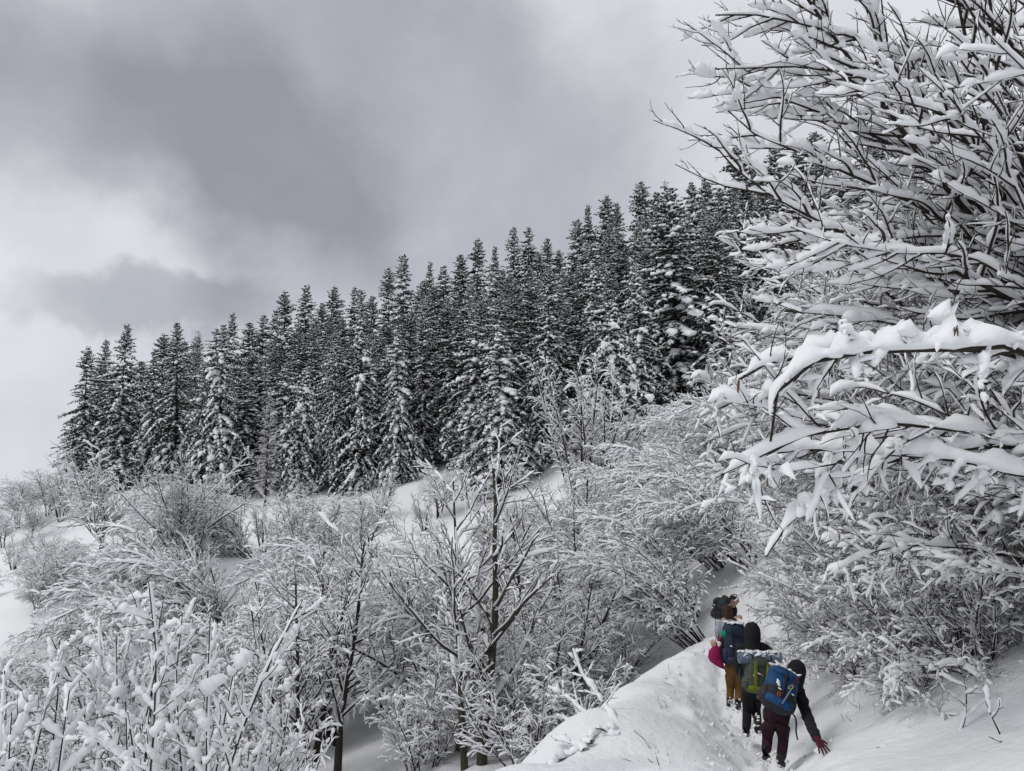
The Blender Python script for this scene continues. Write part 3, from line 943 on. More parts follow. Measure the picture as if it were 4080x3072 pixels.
for px, d, hpx, k, lab in ((132, 66, 150, "round", "small dark stemmed tree on the left rim of the meadow"), (70, 70, 190, "weeping", "frosty weeping tree at the far left rim, against the sky"),
                           (190, 72, 190, "weeping", "frosty drooping tree beside the outermost spruce"), (20, 64, 150, "weeping", "frosty bush at the left edge of the rim"), (240, 70, 160, "vase", "frosted tree between the rim and the outermost spruce"), (110, 74, 150, "weeping", "frosty bush behind the small tree on the rim")):
    bare(k, px, d, hpx, lab, rng.uniform(0, 6), group=G4, py=2080)
G5 = "snow bent trees on the meadow below the forest"
for px, d, hpx, k, lab in ((640, 55, 230, "weeping", "weeping snow bent tree below the left spruces, arching to the left"), (745, 53, 260, "weeping", "weeping snow bent tree with a dark leaning stem on the left slope"),
                           (560, 56, 190, "vase", "thin bare tree right of the round crowned tree"), (970, 68, 130, "slim", "lone spindly sapling on the open meadow"),
                           (1210, 62, 170, "vase", "small bare bush on the meadow below the white spruce"), (1750, 58, 200, "weeping", "pale weeping tree at the foot of the broad forward spruce"),
                           (1520, 60, 190, "vase", "fine twigged bush before the snow padded spruce"), (1470, 48, 240, "weeping", "weeping grey bush on the open slope in the middle"),
                           (1690, 55, 150, "vase", "fine bush left of the pale weeping tree"), (500, 57, 130, "weeping", "low drooping bush behind the round crowned tree"),
                           (860, 50, 220, "weeping", "drooping bush below the gap in the forest edge"), (1050, 47, 210, "vase", "bush of upright twigs on the middle slope")):
    bare(k, px, d, hpx, lab, rng.uniform(0, 6), group=G5, py=2100)
AH, SH = [tall(v_) for v_ in ARCH], [tall(v_) for v_ in SHRUB]
print(PH, AH, SH)


def shrub(me, nm, px, d, hpx, H, label, rotz, group, py=2300, w=1.0, cat="shrub"):
    p = ground_at(px, d, py)
    s = hpx * d / F_PX / H
    return place(me, nm, label, cat, p - np.array([0, 0, 0.05]), (0, 0, rotz), (s * w, s * w, s), group)


G6 = "shrubs bowed down by snow beyond the path"
for px, d, top, i, rz, lab in ((2800, 19.5, 2090, 0, 0.0, "great bowed shrub just behind the lip, its rods arching left over the gully"),
                               (2760, 23, 2010, 1, 0.3, "bowed shrub behind the great one, arching left above it"),
                               (2620, 29, 1960, 0, -0.3, "bowed shrub in the middle of the thicket, left of the path's far bend"),
                               (2820, 30, 1880, 1, 0.1, "dense bowed shrub above the far bend of the path"),
                               (2950, 27, 1830, 0, -0.2, "bowed shrub hanging over the far bend of the path"),
                               (2560, 36, 1910, 1, 0.5, "bowed shrub below the egg shaped frosted tree on the right"),
                               (2700, 38, 1820, 0, 0.2, "bowed shrub below the sagging spruces"), (2880, 38, 1730, 1, -0.2, "bowed shrub between the spruces and the right thicket"),
                               (3030, 32, 1690, 0, 0.2, "tall bowed shrub against the right thicket"), (2450, 30, 2080, 1, 0.0, "low bowed shrub in the gully right of the thin crooked tree"),
                               (3100, 40, 1590, 1, 0.3, "frosted bowed shrub high behind the right thicket"), (2600, 46, 1820, 0, 0.1, "small bowed shrub at the forest foot on the right"),
                               (2760, 47, 1760, 1, 0.4, "small frosted bowed shrub at the forest foot beside the large broad spruce"),
                               (3250, 30, 1500, 1, 0.0, "tall snow bent shrub rising behind the hazel thicket"), (2880, 25, 2020, 0, 0.25, "bowed shrub at the inner side of the path's far bend"), (3010, 23.5, 1980, 1, -0.1, "bowed shrub beside the path between its far bend and the hazels"),
                               (2760, 34, 1900, 0, -0.35, "bowed shrub on the slope above the path's far bend"), (2680, 32, 1960, 1, 0.15, "bowed shrub left of the path's far bend, half way to the spruces"),
                               (3420, 34, 1350, 0, 0.2, "snow bent shrub high behind the hazel thicket")):
    p = ground_at(px, d)
    base_py = CY - F_PX * math.tan(math.atan2(p[2], d) - PITCH)
    shrub(ARCH[i], "bowed_shrub", px, d, max(330 if px > 2750 and d < 34 else 150, (base_py - top) * 0.92), AH[i], lab, rz, G6)
G7 = "snowy shrubs filling the gully"
fill = 0
FILL = {}
for rowd, x0, x1, step, hh in ((53, 520, 1000, 160, 190), (46, 450, 1530, 170, 200), (41, 360, 1550, 160, 250), (38, -60, 400, 120, 250), (34, -60, 1300, 150, 290), (36, -40, 1480, 160, 250), (36, 1790, 2400, 150, 270), (31, -80, 2350, 190, 320),
                               (28.5, -150, 1400, 170, 360), (26.5, -150, 2250, 190, 400), (23, 0, 2500, 170, 430), (19.5, 200, 2400, 200, 520), (15.5, 500, 1700, 230, 560)):
    for px in np.arange(x0, x1, step):
        q = px + rng.normal(0, step * 0.3); d = rowd + rng.normal(0, 1.5)
        if 1560 < q < 1780 and d > 33:
            continue
        if d > 38.5 and q < 560:
            continue
        low = (0.62 if d > 28 else 0.85) if q < 640 and d > 24 else 1.0
        if d < 18 and 1600 < q < 2130:
            continue
        if rng.random() < (0.18 if rowd > 44 else 0.06):
            continue
        if d < 21 and 1000 < q < 1580:
            continue
        where = "far" if rowd > 38 else "middle" if rowd > 25 else "near"
        side = "left" if q < 800 else "central" if q < 1600 else "right"
        c = rng.random()
        h = hh * rng.uniform(0.7, 1.2) * low

        fill += 1
        if c < 0.38 and low == 1:
            k = ("vase", "slim", "round", "vase", "twin")[int(rng.integers(0, 5))]
            fo = bare(k, q, d, h * 1.45, "dark stemmed bare tree in the %s %s gully" % (where, side), rng.uniform(0, 6.28), (rng.normal(0, 0.06), rng.normal(0, 0.08)), "bare trees among the gully shrubs, %s %s" % (where, side), py=2400)
            FILL.setdefault(fo["label"], []).append((q, fo))
            continue
        if c < 0.54:
            fo = bare("weeping", q, d, h * 1.1, "drooping snow bent bush among the shrubs, %s %s gully" % (where, side), rng.uniform(0, 6.28), (0, 0), "drooping bushes in the gully, %s %s" % (where, side), name="weeping_bush", py=2400)
            FILL.setdefault(fo["label"], []).append((q, fo))
            continue
        if c < 0.64:
            i = int(rng.integers(0, 2))
            fo = shrub(ARCH[i], "bowed_shrub", q, d, h * 1.15, AH[i], "bowed snowy shrub in the %s %s gully" % (where, side), rng.uniform(-0.8, 0.8), "bowed shrubs in the gully, %s %s" % (where, side), py=2400)
            FILL.setdefault(fo["label"], []).append((q, fo))
            continue
        i = int(rng.integers(0, 3))
        fo = shrub(SHRUB[i], "snowy_shrub", q, d, h, SH[i], "rounded shrub of snow covered twigs in the %s %s gully" % (where, side), rng.uniform(0, 6.28), G7 + ", %s %s" % (where, side), py=2400, w=rng.uniform(0.95, 1.25))
        FILL.setdefault(fo["label"], []).append((q, fo))
for q, d, h, i, lab in ((2000, 18.6, 400, 0, "shrub of fine white twigs right beside the twin trunks"), (2110, 16.5, 470, 1, "fine twigged shrub hugging the foot of the snowy lip"),
                        (2230, 17.5, 430, 2, "upright twiggy shrub below the leaning saplings, behind the lip"), (2350, 19, 380, 0, "shrub behind the lip, under the great bowed shrub's tips"),
                        (2090, 20, 430, 1, "shrub between the twin trunks and the thin crooked tree"), (1760, 18.8, 400, 2, "low twiggy shrub left of the twin trunks at the bottom edge"),
                        (1680, 18, 400, 0, "dense white shrub between the slim tree and the twin trunks"), (2450, 20.5, 330, 2, "small shrub deep behind the crest of the lip")):
    shrub(SHRUB[i], "snowy_shrub", q, d, h, SH[i], lab, rng.uniform(0, 6.28), "shrubs just behind the lip", py=2700, w=1.1)
for k_, v_ in FILL.items():
    if len(v_) > 1:
        number(v_, k_ + ", %s from the left")
print("fill", fill)

# ------------------------------------------------------------------ hazels on both sides in front


def limb_poly(pts, r0, r1=0.25, n=14):
    """smooth polyline through pixel/distance points, with radii"""
    Q = np.array([P3(*p) if len(p) == 3 else p[:3] for p in pts])
    m = len(Q)
    P, _ = refine(Q[None], np.zeros((1, m)), 6)
    P = P[0]
    s = np.concatenate([[0], np.cumsum(np.linalg.norm(np.diff(P, axis=0), axis=1))])
    t = np.linspace(0, s[-1], n)
    P = np.stack([np.interp(t, s, P[:, i]) for i in range(3)], -1)
    return P, r0 * (1 - np.linspace(0, 1, n) * (1 - r1))


def limbs(specs, base, n=14):
    Ps, Rs = [], []
    for pts, r0 in specs:
        P, R = limb_poly(pts, r0, 0.2, n)
        Ps.append(P - base); Rs.append(R)
    return np.array(Ps), np.array(Rs)


HAZ = []
for s, up1 in ((31, -0.26), (41, -0.16)):
    st = stem_fan(s, 19, 4.2, 0.022, tilt=(8, 68), lean=(-0.62, -0.12), up=(0.07, up1), wig=0.07, radius=0.4, lenvar=0.35)
    HAZ.append(make_bare(200 + s, st, dict(per_m=4.3, len=1.15, t0=0.06, ang=(25, 60), flat=0.7, up0=0.02, up1=-0.12, wig=0.11, rk=0.55, n=7, pull=(-0.05, 0, 0)),
                         dict(per_m=6.5, len=0.42, ang=(28, 60), flat=0.8, up0=-0.02, up1=-0.08, wig=0.16, rk=0.6, rmax=0.006, rmin=0.0028, n=5),
                         dict(per_m=4.0, len=0.15, ang=(30, 70), wig=0.2, rk=0.7, rmax=0.004, rmin=0.0018, n=3),
                         load=(0.09, 0.056, 0.036, 0.022), wl=0.5, steep=0.25, gap=-0.30, fat=0.85, catkins=0.03, forkblobs=0.12, snowfrac=(1, 1, 0.8, 0.5), k=(3, 2, 1, 1)))
G8 = "hazels overhanging the path from the right"
for x, y, s, rz, i, lab in ((6.8, 11.3, 0.68, 0.35, 0, "hazel shrub whose lowest twigs touch the snow right of the bending hiker"),
                            (6.9, 12.8, 0.80, -0.2, 1, "hazel shrub leaning over the path beside the mustard trousered hiker"),
                            (7.8, 15.3, 0.88, -0.4, 0, "hazel shrub dipping white boughs next to the black hooded hiker"),
                            (8.6, 18.4, 0.9, -0.1, 1, "hazel shrub hiding the front of the foremost hiker"),
                            (7.4, 10.2, 0.95, 0.3, 1, "taller hazel uphill of the lowest one, thick with snow"),
                            (8.2, 13.0, 1.05, 0.0, 0, "tall hazel in the second row on the right slope"),
                            (8.8, 16.0, 1.1, -0.3, 1, "tall hazel behind the one with dipping boughs"),
                            (6.7, 8.2, 0.82, 0.15, 0, "hazel at the right edge above the small bare twigs"),
                            (8.0, 9.0, 1.2, 0.25, 1, "big hazel high at the right edge under the large tree"),
                            (9.2, 12.0, 1.25, -0.15, 0, "big hazel at the back of the right slope"),
                            (9.0, 20.0, 1.2, 0.1, 1, "hazel farthest along the path on the right"),
                            (10.3, 15.5, 1.35, 0.3, 0, "uppermost hazel below the larches on the right"),
                            (7.9, 7.2, 1.35, 0.1, 0, "very tall hazel filling the right edge below the large tree"),
                            (8.9, 10.6, 1.45, -0.1, 1, "tallest hazel in the middle of the right slope"),
                            (9.6, 13.6, 1.5, 0.2, 0, "tall hazel at the back reaching up to the large tree's lowest limbs"),
                            (10.0, 18.0, 1.45, 0.0, 1, "back hazel beside the larches, its top among the large tree's branch tips"),
                            (5.25, 11.3, 0.50, 0.8, 1, "low hazel spreading fine twigs just above the snow behind the bending hiker"),
                            (5.0, 9.5, 0.48, 1.0, 0, "low hazel with its lowest twigs brushing the open slope right of the hand"),
                            (5.5, 12.7, 0.52, 0.7, 0, "low dense hazel to the right of the black hooded hiker"),
                            (5.2, 8.5, 0.52, 1.1, 1, "low hazel over the shaded hollow on the right slope"),
                            (6.0, 14.2, 0.55, 0.6, 1, "low hazel beside the grey jacketed hiker"),
                            (5.6, 10.3, 0.62, 0.8, 0, "middling hazel between the lowest ones on the right slope"),
                            (5.75, 6.4, 0.62, -0.2, 1, "small hazel in the lower right corner, drooping brown catkins")):
    place(HAZ[i], "hazel_shrub", lab, "shrub", (x, y, gz(x, y) - 0.05), (0, 0, rz), s, G8)

# two limbs of an old hazel bowed far over under very heavy snow
base = np.array([7.2, 6.6, gz(7.2, 6.6) - 0.2])
b0 = (base[0], base[1], base[2], 0)
spec = [([b0, (4250, 1500, 5.6), (4060, 1385, 5.4), (3780, 1395, 5.3), (3480, 1400, 5.3), (3250, 1440, 5.3), (3120, 1520, 5.3), (3080, 1640, 5.3), (3070, 1760, 5.3)], 0.045),
        ([b0, (4200, 1480, 5.7), (3900, 1400, 5.55), (3400, 1400, 5.5), (3100, 1440, 5.5), (2960, 1480, 5.5), (2900, 1540, 5.5)], 0.035),
        ([b0, (4150, 1800, 6.2), (3850, 1790, 6.3), (3500, 1850, 6.3), (3300, 1960, 6.3), (3160, 2070, 6.3), (3080, 2160, 6.3), (3050, 2220, 6.3)], 0.04),
        ([b0, (4100, 1900, 6.0), (3800, 1830, 6.1), (3500, 1810, 6.1), (3200, 1790, 6.2), (3000, 1830, 6.2), (2930, 1900, 6.2)], 0.028)]
LP, LR = limbs(spec, base, 18)
pr = make_bare(260, (LP, LR), dict(per_m=5.0, len=0.55, t0=0.3, t1=0.93, ang=(30, 65), flat=0.7, up=-0.25, up0=-0.06, up1=-0.18, wig=0.12, rk=0.5, rmax=0.014, n=7, pull=(-0.05, 0, 0)),
               dict(per_m=6.0, len=0.26, ang=(30, 60), up0=-0.02, up1=-0.06, wig=0.15, rk=0.6, rmax=0.006, n=5), None,
               load=(0.15, 0.07, 0.04), wl=0.34, steep=0.45, gap=-0.9, forkblobs=0.5, KS=7, k=(5, 3, 1), amp=0.75, catkins=0.05)
place(pr, "bowed_hazel", "old hazel with thick snow laden limbs bowed across the right side like white claws", "tree", base)

# the large tree whose branches sweep up to the left across the top right
base = np.array([7.3, 8.6, gz(7.3, 8.6) - 0.3])
b0 = (base[0], base[1], base[2], 0)
hub = (4260, 1300, 8.3)
spec = [([b0, hub, (4160, 1180, 8.2), (3950, 960, 8.0), (3700, 660, 7.8), (3470, 350, 7.6), (3260, 60, 7.4), (3120, -160, 7.3)], 0.06),
        ([b0, hub, (4120, 1120, 8.5), (3900, 790, 8.4), (3700, 470, 8.3), (3520, 190, 8.2), (3390, -120, 8.1)], 0.05),
        ([b0, hub, (4160, 1080, 7.9), (4010, 720, 7.7), (3900, 380, 7.6), (3820, 20, 7.5), (3760, -300, 7.4)], 0.055),
        ([b0, hub, (4190, 1000, 7.4), (4080, 660, 7.0), (3985, 400, 6.8), (3955, 80, 6.7), (3900, -260, 6.6)], 0.048),
        ([b0, hub, (4100, 1230, 7.6), (3800, 1080, 7.3), (3450, 960, 7.1), (3180, 840, 7.0), (2980, 715, 7.0), (2860, 600, 7.0), (2815, 540, 7.0)], 0.042),
        ([b0, hub, (4080, 1240, 8.0), (3760, 1060, 7.9), (3420, 1000, 7.8), (3160, 945, 7.7), (3000, 910, 7.7)], 0.034),
        ([b0, hub, (4080, 1130, 8.0), (3880, 960, 7.9), (3620, 800, 7.8), (3350, 680, 7.7), (3120, 580, 7.6), (2980, 520, 7.6), (2900, 440, 7.6)], 0.040),
        ([b0, hub, (4050, 980, 8.2), (3760, 700, 8.1), (3480, 540, 8.0), (3220, 430, 7.9), (3000, 350, 7.9), (2850, 270, 7.9)], 0.038),
        ([b0, hub, (4060, 900, 7.7), (3800, 500, 7.6), (3500, 330, 7.5), (3230, 270, 7.5), (3020, 270, 7.5), (2850, 275, 7.5)], 0.034),
        ([b0, hub, (4120, 700, 7.8), (3850, 330, 7.7), (3500, 180, 7.6), (3250, 110, 7.5), (3020, 60, 7.5), (2850, 60, 7.5)], 0.036),
        ([b0, hub, (4200, 500, 7.6), (3980, 120, 7.4), (3700, -30, 7.2), (3350, -60, 7.1), (3050, -120, 7.0)], 0.04),
        ([b0, hub, (4080, 1150, 7.1), (3850, 1020, 6.8), (3600, 1010, 6.7), (3330, 965, 6.6), (3150, 905, 6.6)], 0.026),
        ([b0, hub, (4240, 800, 8.6), (4160, 350, 8.6), (4080, -50, 8.6), (3980, -400, 8.5)], 0.06),
        ([b0, hub, (4120, 1000, 8.8), (3820, 620, 8.9), (3560, 420, 8.9), (3300, 200, 8.9), (3150, 130, 8.9)], 0.03),
        ([b0, hub, (4090, 850, 6.9), (3930, 560, 6.5), (3700, 430, 6.3), (3480, 380, 6.2), (3260, 300, 6.2)], 0.024)]
LP, LR = limbs(spec, base, 20)
pr = make_bare(270, (LP, LR), dict(per_m=3.1, len=1.55, t0=0.36, t1=0.98, ang=(25, 55), flat=0.3, up0=-0.06, up1=0.11, wig=0.08, rk=0.6, rmax=0.013, rmin=0.006, n=10, pull=(-0.16, 0, 0), base=1.2, fall=0.72),
               dict(per_m=4.6, len=0.42, ang=(28, 60), up=0.4, up0=0.05, up1=0.12, wig=0.12, rk=0.6, rmax=0.006, rmin=0.0025, n=6, t0=0.12),
               dict(per_m=4.0, len=0.07, ang=(30, 60), up=0.3, wig=0.15, rk=0.7, rmax=0.003, rmin=0.002, n=3),
               load=(0.085, 0.085, 0.030, 0.012), wl=0.42, steep=0.08, gap=-0.62, forkblobs=0.08, fat=0.50, amp=0.42, KS=6, snowfrac=(1, 1, 0.45, 0.1), k=(3, 3, 2, 1))
place(pr, "large_tree", "large bare tree sweeping dark snow topped branches up and left across the top right", "tree", base)

# hazel in the lower left corner, white with clumps of snow
st = stem_fan(51, 15, 4.9, 0.024, tilt=(2, 17), up=(0.02, 0.03), wig=0.07, radius=0.65, lenvar=0.22)
hz = make_bare(251, st, dict(per_m=3.6, len=0.85, t0=0.15, ang=(30, 58), up0=0.06, up1=0.06, wig=0.12, rk=0.55, n=7),
               dict(per_m=5.2, len=0.30, ang=(28, 60), up0=0.02, up1=0.03, wig=0.16, rk=0.6, rmax=0.006, n=5),
               dict(per_m=4.0, len=0.11, ang=(30, 65), wig=0.2, rk=0.7, rmax=0.003, rmin=0.002, n=3),
               load=(0.06, 0.06, 0.034, 0.018), wl=0.30, steep=0.8, gap=-0.55, forkblobs=0.22, catkins=0.12, k=(5, 3, 2, 1), snowfrac=(1, 1, 0.65, 0.4))
for px, d, top, rz, lab in ((480, 8.6, 2290, 0.3, "hazel in the lower left foreground with the tallest snow clumped rods"),
                            (180, 8.0, 2480, 2.2, "hazel at the lower left corner, white with snow clumps"),
                            (820, 10.0, 2400, 4.1, "hazel between the lower left rods and the vase shaped tree")):
    x = X_at(px, d, 2900); z = gz(x, d)
    s = (P3(px, top, d)[2] - z) / 5.0
    place(hz, "hazel_shrub", lab, "shrub", (x, d, z), (0, 0, rz), s, "hazels in the lower left foreground")

# ------------------------------------------------------------------ small growth on the snow of the lip
def sapling(seed, pts, r, lab, load=0.05):
    base = P3(*pts[0]); base[2] = gz(base[0], base[1]) - 0.05
    P, R = limb_poly([(*base, 0)] + [tuple(p) for p in pts[1:]], r, 0.3, 12)
    pr = make_bare(seed, (P[None] - base, R[None]), dict(per_m=7, len=0.35, t0=0.25, ang=(40, 70), up0=0.1, up1=0.1, wig=0.12, rk=0.4, n=6),
                   dict(per_m=8, len=0.11, ang=(30, 60), wig=0.2, rk=0.6, rmax=0.004, n=4), None, load=(load, 0.03, 0.02), wl=0.35, steep=0.8, gap=-0.6, k=(3, 1, 1))
    place(pr, "leaning_sapling", lab, "sapling", base)


sapling(281, [(2460, 2925, 10.0), (2420, 2830, 10.2), (2360, 2740, 10.4), (2320, 2690, 10.5), (2280, 2580, 10.6)], 0.016, "leaning sapling with a thick stripe of snow along its stem on the lip", 0.075)
sapling(282, [(2400, 2905, 10.2), (2330, 2840, 10.4), (2260, 2780, 10.6), (2180, 2735, 10.8)], 0.013, "thinner sapling leaning left beside the snow striped one", 0.055)
sapling(283, [(2340, 2920, 10.2), (2280, 2880, 10.3), (2230, 2850, 10.4)], 0.010, "short bent sapling lowest on the lip", 0.05)
sapling(284, [(3820, 2960, 6.9), (3845, 2860, 6.9), (3850, 2760, 6.9), (3840, 2700, 6.9)], 0.010, "bare dark twig standing in the snow at lower right", 0.02)
sapling(285, [(3990, 2880, 6.2), (3940, 2830, 6.2), (3925, 2790, 6.2)], 0.008, "short forked twig near the right edge above the snow", 0.02)


def stalk(px0, py0, px1, py1, d, lab, group=None, r=0.005, kink=0.0):
    a = P3(px0, py0, d)
    # slide along the sight line until the foot is on the snow
    for _ in range(60):
        g = gz(a[0], a[1])
        if abs(a[2] - g) < 0.01:
            break
        d = d + np.clip((a[2] - g) * 1.2, -0.5, 0.5)
        a = P3(px0, py0, d)
    b = P3(px1, py1, d + 0.03)
    a0 = a - 0.12 * unit(b - a)
    mid = (a + b) / 2 + np.array([kink, 0, kink * 0.5])
    acc, sn = Acc(), Acc()
    P = np.array([[a0, a, mid, b]]) - a
    R = np.array([[r, r, r * 0.9, r * 0.6]])
    tubes(acc, P, R, 5)
    o = obj("dry_stalk", acc.mesh("stalk", M_TWIG), None, a)
    tag(o, lab, "stalk", group)
    snow_on(sn, P, R, 0.02, np.random.default_rng(int(px0 + py0)), K=5, gap=-0.3, steep=0.5, k=3, t0=0.3)
    obj("snow", sn.mesh("stalk_snow", M_SNOW), o)


GS = "dry stalks poking out of the snow on the lip"
for i, (a, b, c, e, d, lab) in enumerate(((2590, 2980, 2525, 2910, 8.8, "long bent dry stalk low on the lip"), (2550, 3045, 2465, 3008, 8.2, "dry stalk lying nearly flat near the bottom of the lip"),
                                (2620, 3000, 2592, 2955, 8.7, "short dark stalk right of the long bent one"), (2665, 3035, 2660, 3000, 8.3, "short upright stalk near the bottom edge"),
                                (2632, 3068, 2612, 3000, 8.1, "tall straight dry stalk at the bottom edge"), (2612, 3044, 2580, 3022, 8.3, "small slanting stalk near the bottom edge"),
                                (2636, 2820, 2612, 2755, 10.5, "forked stalk half way up the lip"), (2655, 2815, 2632, 2785, 10.5, "slim stalk beside the forked one"),
                                (2670, 2780, 2655, 2765, 11, "tiny stalk above the forked one"), (2690, 2764, 2685, 2742, 11.5, "tiny upright stalk above the middle of the lip"),
                                (2650, 2721, 2632, 2713, 12.5, "flat tiny stalk high on the lip"), (2668, 2686, 2664, 2640, 13.5, "thin upright stalk near the crest of the lip"),
                                (2658, 2705, 2648, 2690, 13, "tiny slanting stalk near the crest of the lip"), (2707, 2664, 2705, 2650, 14, "smallest stalk on the crest of the lip"),
                                (3240, 2620, 3190, 2560, 13, "long thin stick leaning in the snow behind the mat carrier"), (3225, 2625, 3185, 2570, 13, "second thin stick leaning behind the mat carrier"),
                                (3420, 2820, 3378, 2790, 10, "thin stick on the slope right of the bending hiker"), (3425, 2830, 3420, 2795, 10, "short stick on the slope right of the bending hiker"),
                                (3530, 2975, 3490, 2980, 8, "twig lying on the snow at lower right, beyond the hand"), (3360, 2870, 3345, 2840, 9.5, "bent grass stem on the slope right of the hand"),
                                (3390, 2872, 3372, 2838, 9.5, "second bent grass stem on the slope right of the hand"), (4000, 2960, 3940, 2935, 6.2, "dark stick lying in the snow at the right edge"),
                                (2130, 3000, 2135, 2985, 9, "tiny twig at the left end of the lip"))):
    stalk(a, b, c, e, d, lab, GS, r=0.004 if d > 9 else 0.005, kink=rng.normal(0, 0.012))

# snow covered brushwood lying on the lip
base = P3(2330, 2985, 9.2); base[2] = gz(base[0], base[1])
rs = np.random.default_rng(5)
Q = []
for k in range(9):
    t = k / 8
    p = P3(2210 + 210 * t + rs.normal(0, 12), 3010 - 75 * t + rs.normal(0, 12), 9.1 + 0.4 * t)
    p[2] = gz(p[0], p[1]) + rs.uniform(0.0, 0.1)
    Q.append(p - base)
Q = np.array(Q)
dd = unit(np.stack([rs.normal(-0.4, 1, 9), rs.normal(0, 1, 9), rs.uniform(-0.25, 0.35, 9)], -1))
P = grow(Q - dd * 0.2, dd, rs.uniform(0.35, 0.7, 9), 7, rs, 0, -0.1, 0.2)
acc, sn = Acc(), Acc()
tubes(acc, P, np.full((9, 7), 0.011), 5)
snow_on(sn, P, np.full((9, 7), 0.012), 0.065, rs, K=7, gap=-0.8, steep=0.6, k=3, t0=-0.05, fat=1.4, wl=0.4)
t = thing("brushwood", "low brushwood buried under lumpy snow on the lip", "brushwood", base)
b_ = obj("branches", acc.mesh("brush", M_TWIG), t)
obj("snow", sn.mesh("brush_snow", M_SNOW), b_)

# crumbs of broken snow along the trodden path
rs = np.random.default_rng(77)
acc = Acc()
ph = np.array([(0, 0, 1), (1, 0, 0), (0, 1, 0), (-1, 0, 0), (0, -1, 0), (0, 0, -1)], float)
qd = np.array([(0, 1, 2, 2), (0, 2, 3, 3), (0, 3, 4, 4), (0, 4, 1, 1), (5, 2, 1, 1), (5, 3, 2, 2), (5, 4, 3, 3), (5, 1, 4, 4)])
seg = np.diff(PATH, axis=0); sl = np.linalg.norm(seg, axis=1)
n = 1700
ii = rs.choice(len(seg), n, p=sl / sl.sum()); tt = rs.random(n)
pc = PATH[ii] + seg[ii] * tt[:, None]
nrm = np.stack([-seg[ii, 1], seg[ii, 0]], -1) / sl[ii][:, None]
off = rs.normal(0.15, 0.33, n)
xy = pc + nrm * off[:, None]
zz = height(xy[:, 0], xy[:, 1])
sz = np.exp(rs.normal(-4.3, 0.55, n))
xy[-420:] = np.stack([rs.uniform(3.9, 6.6, 420), rs.uniform(7.2, 14.5, 420)], -1)      # fallen from the hazels
zz = height(xy[:, 0], xy[:, 1])
for j in range(n):
    V = ph * sz[j] * rs.uniform(0.6, 1.25, (6, 1)) + rs.normal(0, sz[j] * 0.15, (6, 3))
    acc.add(V + np.array([xy[j, 0], xy[j, 1], zz[j] + sz[j] * 0.3]), qd)
o = obj("snow_crumbs", acc.mesh("snow_crumbs", M_SNOW))
tag(o, "crumbs of broken snow along the trodden path and under the hazels", "snow crumbs", kind="stuff")

# ------------------------------------------------------------------ hikers
M_SKIN = material("skin", (0.42, 0.25, 0.18), 0.55, noise=30, col2=(0.48, 0.29, 0.21))
M_BLACK = material("black_cloth", (0.010, 0.010, 0.012), 0.85, noise=18, bump=0.5, bscale=28, col2=(0.018, 0.018, 0.021))
M_CHAR = material("charcoal_cloth", (0.022, 0.024, 0.032), 0.85, noise=18, bump=0.5, bscale=28, col2=(0.034, 0.037, 0.047))
M_MAROON = material("maroon_trousers", (0.020, 0.008, 0.012), 0.85, noise=9, bump=0.6, bscale=22, col2=(0.036, 0.013, 0.021))
M_GLOVE = material("dark_red_glove", (0.065, 0.012, 0.022), 0.8, noise=30, col2=(0.095, 0.018, 0.030))
M_MUSTARD = material("mustard_cloth", (0.13, 0.065, 0.022), 0.85, noise=9, bump=0.6, bscale=22, col2=(0.18, 0.092, 0.03))
M_GREY = material("grey_fleece", (0.27, 0.29, 0.34), 0.9, noise=12, bump=0.5, bscale=30, col2=(0.34, 0.36, 0.41))
M_BOOT = material("boot_leather", (0.012, 0.011, 0.011), 0.6, noise=20, bump=0.3, bscale=60, col2=(0.03, 0.027, 0.025))
M_HAIR = material("brown_hair", (0.028, 0.015, 0.009), 0.6, noise=60, bump=0.6, bscale=90, col2=(0.055, 0.031, 0.018))
M_DHAIR = material("dark_hair", (0.012, 0.009, 0.008), 0.6, noise=60, bump=0.6, bscale=90, col2=(0.02, 0.015, 0.012))
M_BLUE = material("bright_blue_nylon", (0.004, 0.034, 0.11), 0.6, noise=9, bump=0.8, bscale=20, col2=(0.008, 0.066, 0.185), spec=0.3)
M_NAVY = material("navy_nylon", (0.010, 0.018, 0.045), 0.6, noise=14, bump=0.5, bscale=24, col2=(0.017, 0.030, 0.068), spec=0.3)
M_PKBLACK = material("black_nylon", (0.014, 0.015, 0.020), 0.65, noise=14, bump=0.5, bscale=24, col2=(0.024, 0.026, 0.034), spec=0.3)
M_OLIVE = material("grey_olive_nylon", (0.050, 0.060, 0.048), 0.65, noise=14, bump=0.5, bscale=24, col2=(0.075, 0.085, 0.068))
M_LIME = material("lime_nylon", (0.10, 0.13, 0.012), 0.6, noise=14, bump=0.4, bscale=24, col2=(0.16, 0.19, 0.016))
M_MAT = material("blue_grey_foam", (0.13, 0.17, 0.235), 0.8, noise=10, bump=0.25, bscale=60, col2=(0.16, 0.205, 0.275))
M_MATIN = material("dark_foam_edge", (0.05, 0.055, 0.065), 0.9)
M_PINK = material("magenta_bag_cloth", (0.26, 0.014, 0.10), 0.7, noise=7, bump=0.6, bscale=18, col2=(0.24, 0.010, 0.05))
M_TEAL = material("teal_cloth", (0.0, 0.19, 0.15), 0.7, noise=14, bump=0.5, bscale=24, col2=(0.0, 0.25, 0.19))
M_CORD = material("yellow_cord", (0.38, 0.30, 0.07), 0.8)
M_ORANGE = material("orange_cord", (0.45, 0.09, 0.03), 0.8)
M_METAL = material("pole_metal", (0.16, 0.22, 0.30), 0.4, spec=0.5)
M_DARKROLL = material("dark_grey_roll", (0.028, 0.031, 0.034), 0.7, noise=14, bump=0.4, bscale=30, col2=(0.042, 0.046, 0.05))
